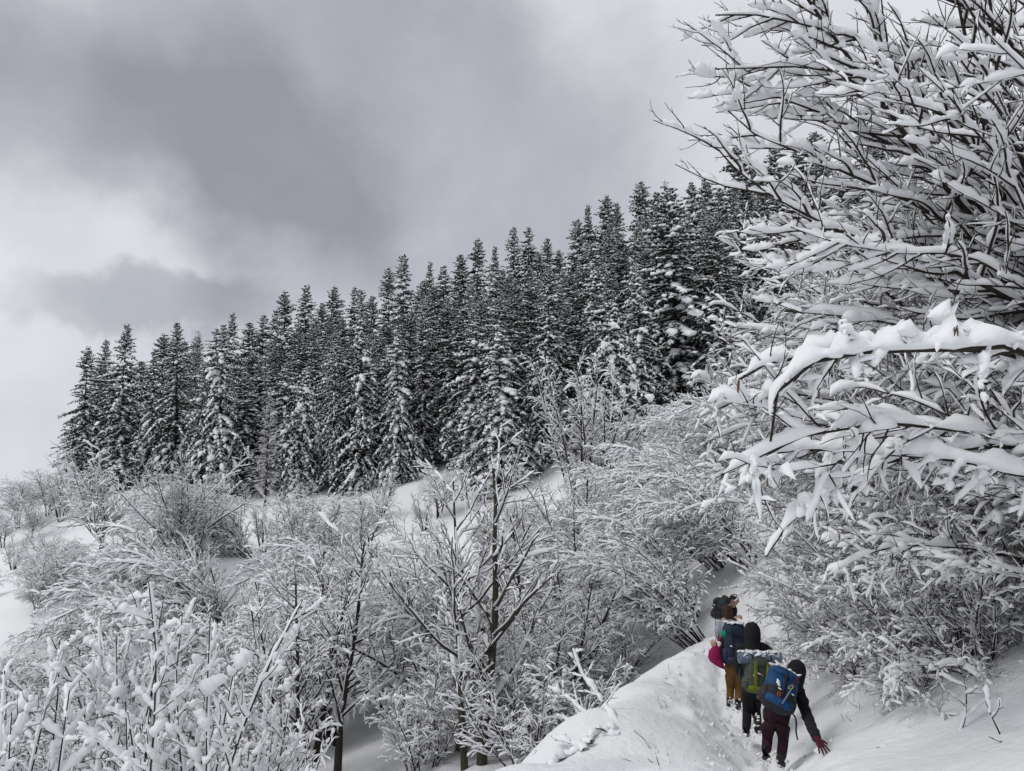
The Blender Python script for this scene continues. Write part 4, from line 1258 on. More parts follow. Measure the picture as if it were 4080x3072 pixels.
M_EYE = material("eye", (0.02, 0.015, 0.012), 0.2, spec=0.5)


def skin_mesh(name, mats, joints, edges, root=0, sub=2, wrinkle=0.0, seed=1, flat=None):
    """joints: list of (xyz, radius or (rx, ry)); grown into one smooth surface"""
    me = bpy.data.meshes.new(name + "_cage")
    me.from_pydata([tuple(j[0]) for j in joints], edges, [])
    o = bpy.data.objects.new(name + "_cage", me)
    COL.objects.link(o)
    m = o.modifiers.new("skin", 'SKIN'); m.use_smooth_shade = True; m.branch_smoothing = 0.6
    for i, j in enumerate(joints):
        r = j[1] if isinstance(j[1], tuple) else (j[1], j[1])
        me.skin_vertices[0].data[i].radius = r
        me.skin_vertices[0].data[i].use_root = (i == root)
    s = o.modifiers.new("subdiv", 'SUBSURF'); s.levels = sub; s.render_levels = sub
    dg = bpy.context.evaluated_depsgraph_get()
    out = bpy.data.meshes.new_from_object(o.evaluated_get(dg))
    out.name = name
    bpy.data.objects.remove(o); bpy.data.meshes.remove(me)
    n = len(out.vertices)
    co = np.empty(n * 3, np.float32); out.vertices.foreach_get("co", co); co = co.reshape(-1, 3).astype(float)
    if wrinkle:
        no = np.empty(n * 3, np.float32); out.vertices.foreach_get("normal", no); no = no.reshape(-1, 3)
        w = vnoise(co[:, 0] + co[:, 1] * 0.7, co[:, 2] * 1.6, 0.085, seed) + 0.5 * vnoise(co[:, 0] - co[:, 1], co[:, 2] * 1.4, 0.04, seed + 3)
        co += no * (w * wrinkle)[:, None]
    out.vertices.foreach_set("co", co.astype(np.float32).ravel())
    out.materials.clear()
    out.materials.append(mats)
    out.polygons.foreach_set("use_smooth", np.ones(len(out.polygons), bool))
    out.polygons.foreach_set("material_index", np.zeros(len(out.polygons), np.int32))
    out.update()
    return out


def loft(acc, C, X, Y, W, D, K=20, e=2.6, mat=0):
    """rings around centres C spanned by unit axes X, Y with half sizes W, D (superellipse of power e), closed ends"""
    C = np.asarray(C, float); n = len(C)
    a = np.arange(K) / K * 2 * math.pi
    ca = np.sign(np.cos(a)) * np.abs(np.cos(a)) ** (2 / e); sa = np.sign(np.sin(a)) * np.abs(np.sin(a)) ** (2 / e)
    W = np.broadcast_to(np.asarray(W, float), (n,)); D = np.broadcast_to(np.asarray(D, float), (n,))
    V = C[:, None] + (W[:, None] * ca)[..., None] * np.asarray(X) + (D[:, None] * sa)[..., None] * np.asarray(Y)
    acc.add(V[None], ring_quads(1, n, K), mat)
    for i, rev in ((0, True), (n - 1, False)):
        cc = np.vstack([V[i], C[i][None]])
        k = np.arange(K); k2 = (k + 1) % K
        q = np.stack([k, k2, np.full(K, K), np.full(K, K)], -1)
        acc.add(cc, q[:, ::-1] if rev else q, mat)


def tube_mesh(name, pts, r, mat, K=8, tip=1.0):
    acc = Acc(); P = np.array(pts, float)[None]
    P, R = refine(P, np.full((1, P.shape[1]), r), 3)
    tubes(acc, P, R, K)
    return acc.mesh(name, mat)


def head_mesh(acc, c, f, up, r=0.105):
    """a head with brow, nose, lips, chin and ears: c centre, f facing, up crown direction"""
    f = unit(np.array(f, float)); up = unit(np.array(up, float)); s = unit(np.cross(f, up)); up = np.cross(s, f)
    nlat, K = 18, 24
    th = np.linspace(0, math.pi, nlat); ph = np.arange(K) / K * 6.2832
    T, Ph = np.meshgrid(th, ph, indexing='ij')
    x = np.sin(T) * np.sin(Ph); y = np.sin(T) * np.cos(Ph); z = np.cos(T)          # y faces forward
    w = 0.74 * (1 - 0.28 * np.clip(-z, 0, 1) ** 1.5); dp = 0.92 * (1 - 0.16 * np.clip(-z, 0, 1))
    X, Y, Z = x * w, y * dp, z * 1.12
    g = lambda z0, sz, sx: np.exp(-((z - z0) / sz) ** 2 - (x / sx) ** 2) * (y > 0)
    Y = Y + 0.20 * g(-0.12, 0.14, 0.14) + 0.07 * g(0.22, 0.10, 0.5) - 0.06 * g(0.08, 0.08, 0.45) * (np.abs(x) > 0.12) + 0.05 * g(-0.45, 0.07, 0.25) + 0.07 * g(-0.78, 0.14, 0.25)
    V = np.asarray(c) + r * (X[..., None] * s + Y[..., None] * f + Z[..., None] * up)
    acc.add(V[None], ring_quads(1, nlat, K))
    for sd in (-1, 1):
        ec = np.asarray(c) + r * (sd * 0.74 * s - 0.05 * f - 0.05 * up)
        loft(acc, [ec - up * r * 0.3, ec - up * r * 0.12, ec + up * r * 0.12, ec + up * r * 0.28], s, f, np.array([0.03, 0.08, 0.1, 0.04]) * r, np.array([0.06, 0.15, 0.2, 0.08]) * r, 8, 2)


def hand_tubes(acc, w, d, n, side, size=0.105, curl=0.25, spread=0.22, mat=0):
    """palm and five separate bent fingers: w wrist, d direction of the hand, n back-of-hand normal, side +1/-1 for the thumb side"""
    d = unit(np.array(d, float)); n = np.array(n, float); n = unit(n - d * (n @ d)); s = np.cross(d, n) * side
    loft(acc, [w - d * 0.02, w + d * 0.015, w + d * size * 0.5, w + d * size * 0.85, w + d * size * 0.98], s, n,
         [0.026, 0.032, 0.043, 0.044, 0.034], [0.020, 0.018, 0.017, 0.014, 0.008], 14, 2.4, mat)
    for k, (o, ln) in enumerate(((-0.033, 0.062), (-0.011, 0.080), (0.011, 0.086), (0.033, 0.076))):
        a = o / 0.033 * spread
        b = w + d * size * 0.8 + s * o
        dd = unit(d * math.cos(a) + s * math.sin(a))
        pts = [b]
        for q in range(4):
            c = curl * (q + 0.6)
            dv = unit(dd * math.cos(c) - n * math.sin(c))
            pts.append(pts[-1] + dv * ln / 3.4)
        P, R = refine(np.array(pts)[None], np.array([[0.0105, 0.010, 0.0095, 0.0085, 0.003]]), 2)
        tubes(acc, P, R, 8, mat)
    b = w + d * size * 0.22 + s * 0.026
    dd = unit(d * 0.72 + s * 0.8 - n * 0.15)
    pts = [b, b + dd * 0.03, b + dd * 0.055 + d * 0.006, b + dd * 0.072 + d * 0.018]
    P, R = refine(np.array(pts)[None], np.array([[0.013, 0.012, 0.0105, 0.004]]), 2)
    tubes(acc, P, R, 8, mat)


def join_into(me, acc, mats=()):
    """adds collected quads to an existing mesh"""
    n = len(me.vertices)
    co = np.empty(n * 3, np.float32); me.vertices.foreach_get("co", co)
    faces = [list(p.vertices) for p in me.polygons]
    mi = [p.material_index for p in me.polygons]
    V = np.concatenate(acc.v); Q = np.concatenate(acc.q) + n
    me2 = bpy.data.meshes.new(me.name)
    me2.from_pydata(np.vstack([co.reshape(-1, 3), V]).tolist(), [], faces + [list(dict.fromkeys(q)) for q in Q.tolist()])
    for m in me.materials: me2.materials.append(m)
    me2.polygons.foreach_set("material_index", np.array(mi + [0] * (len(me2.polygons) - len(mi)), np.int32))
    me2.polygons.foreach_set("use_smooth", np.ones(len(me2.polygons), bool))
    me2.update()
    return me2


def person(label, root, J, jacket, trousers, hat, hands=(), face=(0, 1, 0), hat_kind="hood", size=1.0, cuff_mats=(None, None), boots_up=(0.1, 0.1)):
    """J: joint name -> world point. Body is one skinned surface; clothing, hair and boots are its children"""
    L = {k: np.array(v) - root for k, v in J.items()}
    t = None
    names = ["pelvis", "belly", "chest", "neck", "head", "hipL", "kneeL", "ankleL", "toeL", "hipR", "kneeR", "ankleR", "toeR", "shoulderL", "elbowL", "wristL", "shoulderR", "elbowR", "wristR"]
    L["belly"] = (L["pelvis"] * 0.5 + L["chest"] * 0.5)
    ix = {n: i for i, n in enumerate(names)}
    E = [("pelvis", "belly"), ("belly", "chest"), ("chest", "neck"), ("neck", "head")]
    for s in "LR":
        E += [("pelvis", "hip" + s), ("hip" + s, "knee" + s), ("knee" + s, "ankle" + s), ("ankle" + s, "toe" + s), ("chest", "shoulder" + s), ("shoulder" + s, "elbow" + s), ("elbow" + s, "wrist" + s)]
    rad = dict(pelvis=(0.05, 0.05), belly=(0.06, 0.055), chest=(0.09, 0.075), neck=0.052, head=0.075, hip=0.042, knee=0.042, ankle=0.036, toe=0.032, shoulder=0.055, elbow=0.038, wrist=0.026)

    def r_of(n):
        r = rad[n.rstrip("LR")]
        return tuple(x * size for x in r) if isinstance(r, tuple) else r * size
    body = skin_mesh("body", M_SKIN, [(L[n], r_of(n)) for n in names], [(ix[a], ix[b]) for a, b in E])
    body.materials.append(jacket); body.materials.append(trousers)          # underlayers
    jp = np.array([L[n] for n in names]); cls = np.array([0 if n in ("head", "neck") else 2 if n.rstrip("LR") in ("pelvis", "hip", "knee", "ankle", "toe") else 1 for n in names])
    fc = np.array([p.center[:] for p in body.polygons])
    body.polygons.foreach_set("material_index", cls[np.argmin(((fc[:, None] - jp[None]) ** 2).sum(-1), 1)].astype(np.int32))
    acc = Acc()
    head_mesh(acc, L["head"], face, L["head"] - L["neck"] + np.array([0, 0, 0.1]), 0.106 * size)
    for (sd, d, n, side, curl, sp) in hands:
        if cuff_mats[0] is None:
            hand_tubes(acc, L["wrist" + sd], d, n, side, curl=curl, spread=sp)
    body = join_into(body, acc)
    t = obj("person", body, None, root)
    tag(t, label, "person")
    jr = dict(pelvis=(0.155, 0.135), belly=(0.165, 0.14), chest=(0.175, 0.145), neck=0.072, shoulder=0.092, elbow=0.068, wrist=0.050)
    jn = ["pelvis", "belly", "chest", "neck", "shoulderL", "elbowL", "wristL", "shoulderR", "elbowR", "wristR"]
    jx = {n: i for i, n in enumerate(jn)}
    JE = [("pelvis", "belly"), ("belly", "chest"), ("chest", "neck")] + [(a + s, b + s) for s in "LR" for a, b in (("shoulder", "elbow"), ("elbow", "wrist"))] + [("chest", "shoulderL"), ("chest", "shoulderR")]
    jl = []
    for n in jn:
        r = jr[n.rstrip("LR")]; p = L[n]
        if n == "pelvis": p = L["pelvis"] * 1.0
        if n == "neck": p = L["neck"] * 0.8 + L["chest"] * 0.2
        jl.append((p, tuple(x * size for x in r) if isinstance(r, tuple) else r * size))
    obj("jacket", skin_mesh("jacket", jacket, jl, [(jx[a], jx[b]) for a, b in JE], wrinkle=0.012, seed=int(abs(root[0] * 100))), t)
    ta = Acc()
    waist = L["pelvis"] * 0.45 + L["belly"] * 0.55
    ua = unit(waist - L["pelvis"]); sx = unit(L["hipR"] - L["hipL"]); sx = unit(sx - ua * (sx @ ua)); sy = np.cross(ua, sx)
    low = (L["hipL"] + L["hipR"]) / 2 * 0.8 + (L["kneeL"] + L["kneeR"]) / 2 * 0.2
    seat = [waist + ua * 0.03, waist, L["pelvis"] + ua * 0.03, L["pelvis"] * 0.5 + low * 0.5, low, low * 0.78 + (L["kneeL"] + L["kneeR"]) / 2 * 0.22]
    loft(ta, seat[::-1], sx, sy, np.array([0.04, 0.105, 0.150, 0.160, 0.150, 0.135]) * size, np.array([0.04, 0.085, 0.118, 0.13, 0.12, 0.10]) * size, 22, 2.2)
    for sd in "LR":
        h_ = L["hip" + sd]; up_ = h_ * 0.6 + L["pelvis"] * 0.4
        pl = np.array([[up_, h_ * 0.85 + L["knee" + sd] * 0.15, h_ * 0.45 + L["knee" + sd] * 0.55, L["knee" + sd], L["knee" + sd] * 0.5 + L["ankle" + sd] * 0.5, L["ankle" + sd] - np.array([0, 0, -0.03])]])
        PP, RR = refine(pl, np.array([[0.08, 0.092, 0.078, 0.064, 0.061, 0.056]]) * size, 4)
        wr = 1 + 0.018 * vnoise(np.arange(PP.shape[1]) * 1.0 + root[0] * 31, np.full(PP.shape[1], root[1] * 7), 1.4, 3)
        hx = unit(np.array([sx[0], sx[1], 0.0])); hy = np.array([-hx[1], hx[0], 0.0])
        loft(ta, PP[0], hx, hy, RR[0] * wr, RR[0] * wr, 18, 2.0)
    obj("trousers", ta.mesh("trousers", trousers), t)
    for s, up in zip("LR", boots_up):
        a, b = L["ankle" + s], L["toe" + s]
        d = unit(b - a)
        fw = unit(np.array([d[0], d[1], 0]) + 1e-6)
        sole = unit(b - (a - fw * 0.05 + np.array([0, 0, -0.06]))) if False else d
        pts = [(a + np.array([0, 0, 0.11]), 0.062), (a + np.array([0, 0, 0.0]), 0.060), (a * 0.75 + b * 0.25 - np.array([0, 0, 0.012]), (0.062, 0.056)), (a * 0.35 + b * 0.65, (0.060, 0.048)), (b, (0.045, 0.034)), (a - d * 0.075 - np.array([0, 0, 0.02]), (0.045, 0.045))]
        bm = skin_mesh("boot", M_BOOT, [(p, tuple(x * size for x in r) if isinstance(r, tuple) else r * size) for p, r in pts], [(0, 1), (1, 2), (2, 3), (3, 4), (1, 5)])
        bo = obj("boot", bm, t)
        sn = Acc(); rs = np.random.default_rng(int(abs(a[0]) * 1000))
        n = 16
        cc = np.repeat((a + np.array([0, -0.02, -0.02]))[None], n, 0) + rs.normal(0, 1, (n, 3)) * np.array([0.05, 0.05, 0.06])
        blobs(sn, cc, rs.normal(0, 1, (n, 3)), rs.uniform(0.012, 0.035, n), rs.uniform(0.012, 0.03, n), rs.uniform(0.01, 0.024, n), rs)
        obj("snow", sn.mesh("boot_snow", M_SNOW), bo)["kind"] = "stuff"
    if hands and cuff_mats[0] is not None:
        for (sd, d, n, side, curl, sp) in hands:
            acc = Acc()
            hand_tubes(acc, L["wrist" + sd], d, n, side, size=0.092, curl=curl, spread=sp)
            obj("glove", acc.mesh("glove", cuff_mats[0]), t)
    h = L["head"]; up = unit(L["head"] - L["neck"] + np.array([0, 0, 0.1])); f = unit(np.array(face, float)); s = unit(np.cross(f, up)); f = np.cross(up, s)
    acc = Acc()
    r = 0.106 * size
    if hat_kind == "hood":
        loft(acc, [h - up * 0.24 - f * 0.02, h - up * 0.15 - f * 0.02, h - up * 0.10 - f * 0.02, h - up * 0.02 - f * 0.015, h + up * 0.05 - f * 0.01, h + up * 0.10 - f * 0.01, h + up * 0.128 - f * 0.01, h + up * 0.136 - f * 0.01], s, f,
             np.array([0.125, 0.105, 0.112, 0.118, 0.110, 0.080, 0.04, 0.01]) * size, np.array([0.12, 0.105, 0.12, 0.125, 0.118, 0.088, 0.045, 0.01]) * size, 18, 2.0)
        nm = "hood"
    elif hat_kind == "hair":
        loft(acc, [h - up * 0.20 - f * 0.05, h - up * 0.12 - f * 0.045, h - up * 0.03 - f * 0.03, h + up * 0.05 - f * 0.02, h + up * 0.095 - f * 0.015, h + up * 0.122 - f * 0.01, h + up * 0.13 - f * 0.01], s, f,
             np.array([0.05, 0.078, 0.092, 0.092, 0.074, 0.04, 0.01]) * size, np.array([0.05, 0.075, 0.088, 0.094, 0.08, 0.045, 0.01]) * size, 18, 2.0)
        for i in range(14):
            a = 6.28 * i / 14
            b = h - up * 0.10 - f * 0.05 + s * math.cos(a) * 0.07 + f * math.sin(a) * 0.05
            P = np.array([[b + up * 0.1, b, b - up * 0.08 + s * random.uniform(-.02, .02), b - up * 0.15 + s * random.uniform(-.03, .03) - f * 0.02]])
            tubes(acc, P, np.array([[0.02, 0.022, 0.016, 0.004]]), 6)
        nm = "hair"
    else:
        loft(acc, [h + up * 0.0 - f * 0.035, h + up * 0.04 - f * 0.02, h + up * 0.085 - f * 0.01, h + up * 0.118, h + up * 0.128], s, f,
             np.array([0.084, 0.089, 0.075, 0.042, 0.01]) * size, np.array([0.088, 0.094, 0.082, 0.047, 0.01]) * size, 18, 2.0)
        nm = "hair"
    obj(nm, acc.mesh(nm, hat), t)
    for sd in (-1, 1):
        ea = Acc()
        c = h + f * r * 0.88 + s * sd * r * 0.33 + up * r * 0.07
        blobs(ea, c[None], s[None], np.array([0.011]), np.array([0.011]), np.array([0.011]), np.random.default_rng(1))
        obj("eye", ea.mesh("eye", M_EYE), t)
    return t


def pack_axes(bottom, top, out):
    u = unit(top - bottom); o = np.array(out, float); o = unit(o - u * (o @ u)); r = np.cross(u, o) * -1
    r = np.cross(o, u)
    if r[0] < 0: r = -r
    return u, o, r


def snow_patch(name, parent, C, X, Y, U, n, seed, sz=0.03):
    """small cakes of snow scattered over a patch spanned by X, Y around C"""
    rs = np.random.default_rng(seed)
    acc = Acc()
    p = C + rs.uniform(-1, 1, (n, 1)) * X + rs.uniform(-1, 1, (n, 1)) * Y
    s = sz * rs.uniform(0.5, 1.5, n)
    blobs(acc, p, unit(X + 0.5 * rs.normal(0, 1, (n, 3)) * np.linalg.norm(X)), s * 1.3, s, s * 0.5, rs)
    obj(name, acc.mesh("snow_cakes", M_SNOW), parent)["kind"] = "stuff"


def backpack(label, bottom, top, out, W, D, body_m, panel_m, lid_m, pocket_m, lid_h=0.16, seed=1, snow=18, straps=2, side_m=None):
    """bottom/top: ends of the back line, out: direction away from the back; W, D half width and full depth"""
    bottom = np.array(bottom, float); top = np.array(top, float)
    u, o, r = pack_axes(bottom, top, out)
    H = np.linalg.norm(top - bottom)
    root = bottom
    t = thing("backpack", label, "backpack", root)
    z = np.array([0.0, 0.02, 0.10, 0.3, 0.55, 0.75, 0.86, 0.90]) * H
    w = np.array([0.62, 0.84, 0.98, 1.0, 0.98, 0.93, 0.82, 0.6]) * W
    d = np.array([0.55, 0.80, 0.98, 1.0, 0.95, 0.86, 0.74, 0.5]) * D / 2
    acc = Acc(); C = z[:, None] * u + (D / 2) * o
    loft(acc, C, r, o, w, d, 24, 3.0)
    me = acc.mesh("pack_body", body_m)
    wr = np.empty(len(me.vertices) * 3, np.float32); me.vertices.foreach_get("co", wr); wr = wr.reshape(-1, 3)
    wr += (vnoise(wr[:, 0] * 1.3, wr[:, 2] + wr[:, 1], 0.09, seed) * 0.008)[:, None] * o
    me.vertices.foreach_set("co", wr.ravel())
    b = obj("pack_body", me, t)
    # upper front panel
    acc = Acc(); zz = np.array([0.42, 0.45, 0.6, 0.75, 0.84, 0.87]) * H
    C = zz[:, None] * u + (D / 2) * o
    loft(acc, C, r, o, np.interp(zz / H, z / H, w) * np.array([0.97, 1.02, 1.03, 1.03, 1.03, 0.95]), np.interp(zz / H, z / H, d) * np.array([0.98, 1.06, 1.10, 1.10, 1.08, 0.95]), 24, 3.0)
    obj("front_panel", acc.mesh("front_panel", panel_m), t)
    # lower pocket
    acc = Acc(); zz = np.array([0.015, 0.04, 0.10, 0.17, 0.20]) * H
    C = zz[:, None] * u + (D / 2 + 0.03) * o
    loft(acc, C, r, o, np.interp(zz / H, z / H, w) * np.array([0.75, 0.9, 0.97, 0.95, 0.8]), np.interp(zz / H, z / H, d) * np.array([0.8, 1.0, 1.05, 1.0, 0.85]), 24, 2.8)
    obj("lower_pocket", acc.mesh("lower_pocket", pocket_m), t)
    # lid
    acc = Acc(); lc = top - root - u * 0.06 + o * D * 0.45
    zz = np.array([-0.5, -0.42, -0.15, 0.2, 0.42, 0.5]) * lid_h
    loft(acc, lc + zz[:, None] * u + (zz[:, None] / lid_h) * o * -0.04, r, o, np.array([0.7, 0.92, 1.0, 0.96, 0.75, 0.4]) * W * 0.98, np.array([0.7, 0.95, 1.04, 1.0, 0.75, 0.35]) * D * 0.58, 24, 2.7)
    lid = obj("lid", acc.mesh("lid", lid_m), t)
    if snow:
        snow_patch("snow", lid, lc + u * lid_h * 0.42 + o * 0.02, r * W * 0.8, o * D * 0.4, u, snow, seed, 0.032)
        snow_patch("snow", b, u * H * 0.48 + o * D * 1.02, r * W * 0.7, u * 0.05, o, max(3, snow // 4), seed + 9, 0.02)
    # straps down the front
    for k in range(straps):
        x = (-0.45 + 0.9 * k / max(1, straps - 1)) * W if straps > 1 else 0.0
        P = np.array([[lc + o * D * 0.60 + r * x, u * H * 0.72 + o * D * 1.06 + r * x, u * H * 0.48 + o * D * 1.06 + r * x, u * H * 0.25 + o * D * 1.02 + r * x]])
        acc = Acc()
        loft(acc, P[0], r, o, 0.016, 0.006, 8, 4)
        st = obj("strap", acc.mesh("strap", M_PKBLACK), t)
        acc = Acc(); c = P[0][1]
        loft(acc, [c - u * 0.02, c + u * 0.02], r, o, 0.024, 0.012, 8, 4)
        obj("buckle", acc.mesh("buckle", M_BOOT), st)
    for sd in (-1, 1):
        acc = Acc(); zz = np.array([0.08, 0.11, 0.24, 0.36, 0.39]) * H
        loft(acc, zz[:, None] * u + (D / 2) * o + r * sd * W * 0.93, r, o, np.array([0.02, 0.035, 0.045, 0.035, 0.02]), np.array([0.5, 0.7, 0.75, 0.7, 0.5]) * D / 2, 14, 2.6)
        obj("side_pocket", acc.mesh("side_pocket", side_m or body_m), t)
        # shoulder strap around the front of the body
        q = [u * H * 0.86 + r * sd * W * 0.35, u * H * 0.95 + r * sd * W * 0.42 - o * 0.10, u * H * 0.75 + r * sd * W * 0.55 - o * 0.24, u * H * 0.40 + r * sd * W * 0.75 - o * 0.20, u * H * 0.22 + r * sd * W * 0.85 - o * 0.02]
        obj("shoulder_strap", tube_mesh("shoulder_strap", q, 0.022, M_PKBLACK, 8), t)
    acc = Acc()
    hp = [top - root + o * 0.03 + r * -0.04, top - root + u * 0.04 + o * 0.02 + r * -0.02, top - root + u * 0.04 + o * 0.02 + r * 0.02, top - root + o * 0.03 + r * 0.04]
    obj("grab_loop", tube_mesh("grab_loop", hp, 0.008, M_PKBLACK, 6), t)
    return t, (u, o, r, H)


# ---- hiker bending right with the blue backpack
D1 = 9.3
foot = P3(3082, 3062, D1); foot[2] = gz(foot[0], foot[1]) + 0.0
J = dict(pelvis=P3(3088, 2862, D1 + 0.05), chest=P3(3138, 2745, D1 + 0.30), neck=P3(3164, 2698, D1 + 0.36), head=P3(3174, 2672, D1 + 0.38),
         hipL=P3(3062, 2886, D1 + 0.08), kneeL=P3(3058, 2938, D1 + 0.26), ankleL=P3(3053, 3002, D1 + 0.16), toeL=P3(3052, 3022, D1 + 0.38),
         hipR=P3(3116, 2888, D1 + 0.03), kneeR=P3(3121, 2944, D1 + 0.16), ankleR=P3(3112, 3032, D1 - 0.02), toeR=P3(3114, 3050, D1 + 0.2),
         shoulderL=P3(3080, 2742, D1 + 0.46), elbowL=P3(3052, 2800, D1 + 0.60), wristL=P3(3070, 2820, D1 + 0.82),
         shoulderR=P3(3180, 2738, D1 + 0.33), elbowR=P3(3214, 2850, D1 + 0.16), wristR=P3(3254, 2942, D1 - 0.02))
hd = J["wristR"] - J["elbowR"]
tip = J["wristR"] + unit(hd) * 0.19
for _ in range(40):                                   # the fingertips rest on the snow
    if tip[2] > gz(tip[0], tip[1]) - 0.01:
        break
    for k_ in ("wristR",):
        J[k_] = J[k_] * 0.995
    tip = J["wristR"] + unit(hd) * 0.19
person("person in maroon trousers and black jacket, bending to touch the snow with gloved hand", foot, J, M_BLACK, M_MAROON, M_BLACK,
       hands=[("R", hd + np.array([0.05, 0, 0]), (0.15, -1, 0.35), -1, 0.10, 0.36), ("L", J["wristL"] - J["elbowL"], (0, 0, 1), 1, 0.5, 0.2)], face=(0.55, 1, -0.35), cuff_mats=(M_GLOVE, None))
bt, (u, o, r, H) = backpack("blue and black backpack tilted on the back of the bending person", P3(3072, 2838, D1 - 0.10), P3(3112, 2688, D1 + 0.18), (-0.08, -1, 0.22), 0.185, 0.24,
                            M_PKBLACK, M_BLUE, M_BLUE, M_BLUE, seed=3, snow=24, straps=1, side_m=M_PKBLACK, lid_h=0.13)
acc = Acc()
obj("cord", tube_mesh("cord", [u * H * 0.16 + o * 0.28 - r * 0.05, u * H * 0.24 + o * 0.275 - r * 0.06, u * H * 0.27 + o * 0.275 - r * 0.045, u * H * 0.22 + o * 0.28 - r * 0.03, u * H * 0.15 + o * 0.28 - r * 0.035], 0.005, M_ORANGE, 6), bt)
obj("hip_belt", tube_mesh("hip_belt", [r * 0.18 + o * 0.02 + u * 0.12, r * 0.27 + u * 0.10 + o * 0.0, r * 0.30 + u * 0.0 + o * 0.03, r * 0.31 - u * 0.07 + o * 0.03, r * 0.35 - u * 0.16 + o * 0.03], 0.010, M_NAVY, 6), bt)
pa = bt.location
pb = np.array(pa) + u * 0.02 + o * 0.27 + r * 0.02; pt = np.array(pa) + u * H * 0.88 + o * 0.27 + r * 0.13
po = thing("trekking_pole", "folded trekking pole with a dark red grip strapped to the blue backpack", "trekking pole", pb)
v = pt - pb
obj("shaft", tube_mesh("shaft", [v * 0, v * 0.35, v * 0.66], 0.009, M_METAL, 8), po)
obj("grip", tube_mesh("grip", [v * 0.66, v * 0.8, v * 0.98], 0.015, M_GLOVE, 8), po)
obj("wrist_loop", tube_mesh("wrist_loop", [v * 0.68, v * 0.60 - r * 0.03 + o * 0.01, v * 0.5 - r * 0.035 + o * 0.01, v * 0.52 + o * 0.012, v * 0.66], 0.006, M_CORD, 6), po)
obj("tip", tube_mesh("tip", [v * 0.02, v * -0.05, v * -0.1], 0.007, M_GLOVE, 6), po)

# ---- hiker with the rolled mat
D2 = 10.8
foot = P3(2976, 2926, D2); foot[2] = gz(foot[0], foot[1])
J = dict(pelvis=P3(2998, 2728, D2 + 0.02), chest=P3(2998, 2598, D2 + 0.14), neck=P3(2998, 2548, D2 + 0.18), head=P3(2996, 2516, D2 + 0.22),
         hipL=P3(2980, 2748, D2), kneeL=P3(2977, 2832, D2 + 0.10), ankleL=P3(2974, 2912, D2 - 0.02), toeL=P3(2974, 2930, D2 + 0.2),
         hipR=P3(3014, 2748, D2 + 0.03), kneeR=P3(3012, 2830, D2 + 0.16), ankleR=P3(3019, 2880, D2 - 0.16), toeR=P3(3021, 2922, D2 - 0.06),
         shoulderL=P3(2950, 2578, D2 + 0.16), elbowL=P3(2946, 2668, D2 + 0.22), wristL=P3(2958, 2700, D2 + 0.45),
         shoulderR=P3(3044, 2576, D2 + 0.16), elbowR=P3(3070, 2604, D2 + 0.36), wristR=P3(3050, 2640, D2 + 0.60))
person("person all in black with a snowy hood walking in front of the bending person", foot, J, M_BLACK, M_BLACK, M_BLACK,
       hands=[("L", J["wristL"] - J["elbowL"], (0, 0, 1), 1, 0.5, 0.2), ("R", J["wristR"] - J["elbowR"], (0, 0, 1), -1, 0.5, 0.2)], face=(0.1, 1, -0.2), cuff_mats=(M_BLACK, None))
sn_root = thing("snow_cap", "thin cap of snow lying on the black hood", "snow", J["head"] + np.array([0, 0, 0.14]))
snow_patch("snow", sn_root, np.zeros(3), np.array([0.07, 0, 0]), np.array([0, 0.06, 0]), np.array([0, 0, 1]), 16, 4, 0.022)
bt, (u, o, r, H) = backpack("olive grey and lime backpack under the rolled mat", P3(3000, 2762, D2 - 0.13), P3(3010, 2612, D2 - 0.03), (0.05, -1, 0.1), 0.17, 0.24, M_OLIVE, M_OLIVE, M_OLIVE, M_LIME, seed=8, snow=20, straps=0, side_m=M_OLIVE)
for x in (-0.08, 0.09):
    acc = Acc()
    P = np.array([u * H * 0.86 + o * 0.24 + r * x, u * H * 0.6 + o * 0.262 + r * x, u * H * 0.3 + o * 0.262 + r * x * 0.9, u * H * 0.1 + o * 0.25 + r * x * 0.7])
    loft(acc, P, r, o, 0.026, 0.008, 8, 4)
    obj("lime_strip", acc.mesh("lime_strip", M_LIME), bt)
mc = P3(3026, 2620, D2 - 0.17)
ax = unit(np.array([1.0, 0.05, -0.01]))
mt = thing("rolled_mat", "blue grey rolled foam mat with snow on top, strapped across the olive backpack", "sleeping mat", mc)
acc = Acc()
upv = np.array([0, 0, 1.0]); fw = np.cross(ax, upv)
K = 24; th = np.linspace(0, 2 * math.pi * 3.2, 90)
rr = 0.030 + 0.048 * th / th[-1]
prof = np.stack([np.cos(th) * rr, np.sin(th) * rr], -1)
# rolled sheet: a spiral wall with thickness
o_ = prof * (1 + 0.006 / rr[:, None]); i_ = prof * (1 - 0.006 / rr[:, None])
ring = np.vstack([o_, i_[::-1]])
hl = 0.29
V = np.concatenate([ring[:, :1] * fw + ring[:, 1:] * upv + ax * x for x in (-hl, hl)])
m_ = len(ring); k = np.arange(m_); k2 = (k + 1) % m_
acc.add(V, np.stack([k, k2, k2 + m_, k + m_], -1))
nn = len(th)
k = np.arange(nn - 1)
for off, rev in ((0, False), (m_, True)):
    q = np.stack([k, k + 1, m_ - 2 - k, m_ - 1 - k], -1) + off
    acc.add(V, q)
obj("foam_roll", acc.mesh("foam_roll", M_MAT), mt)
for x in (-0.13, 0.13):
    a = np.linspace(0, 6.283, 17)
    obj("strap", tube_mesh("mat_strap", [ax * x + fw * math.cos(t_) * 0.088 + upv * math.sin(t_) * 0.088 for t_ in a], 0.008, M_PKBLACK, 6), mt)
snow_patch("snow", mt, upv * 0.078, ax * 0.27, fw * 0.05, upv, 70, 12, 0.020)
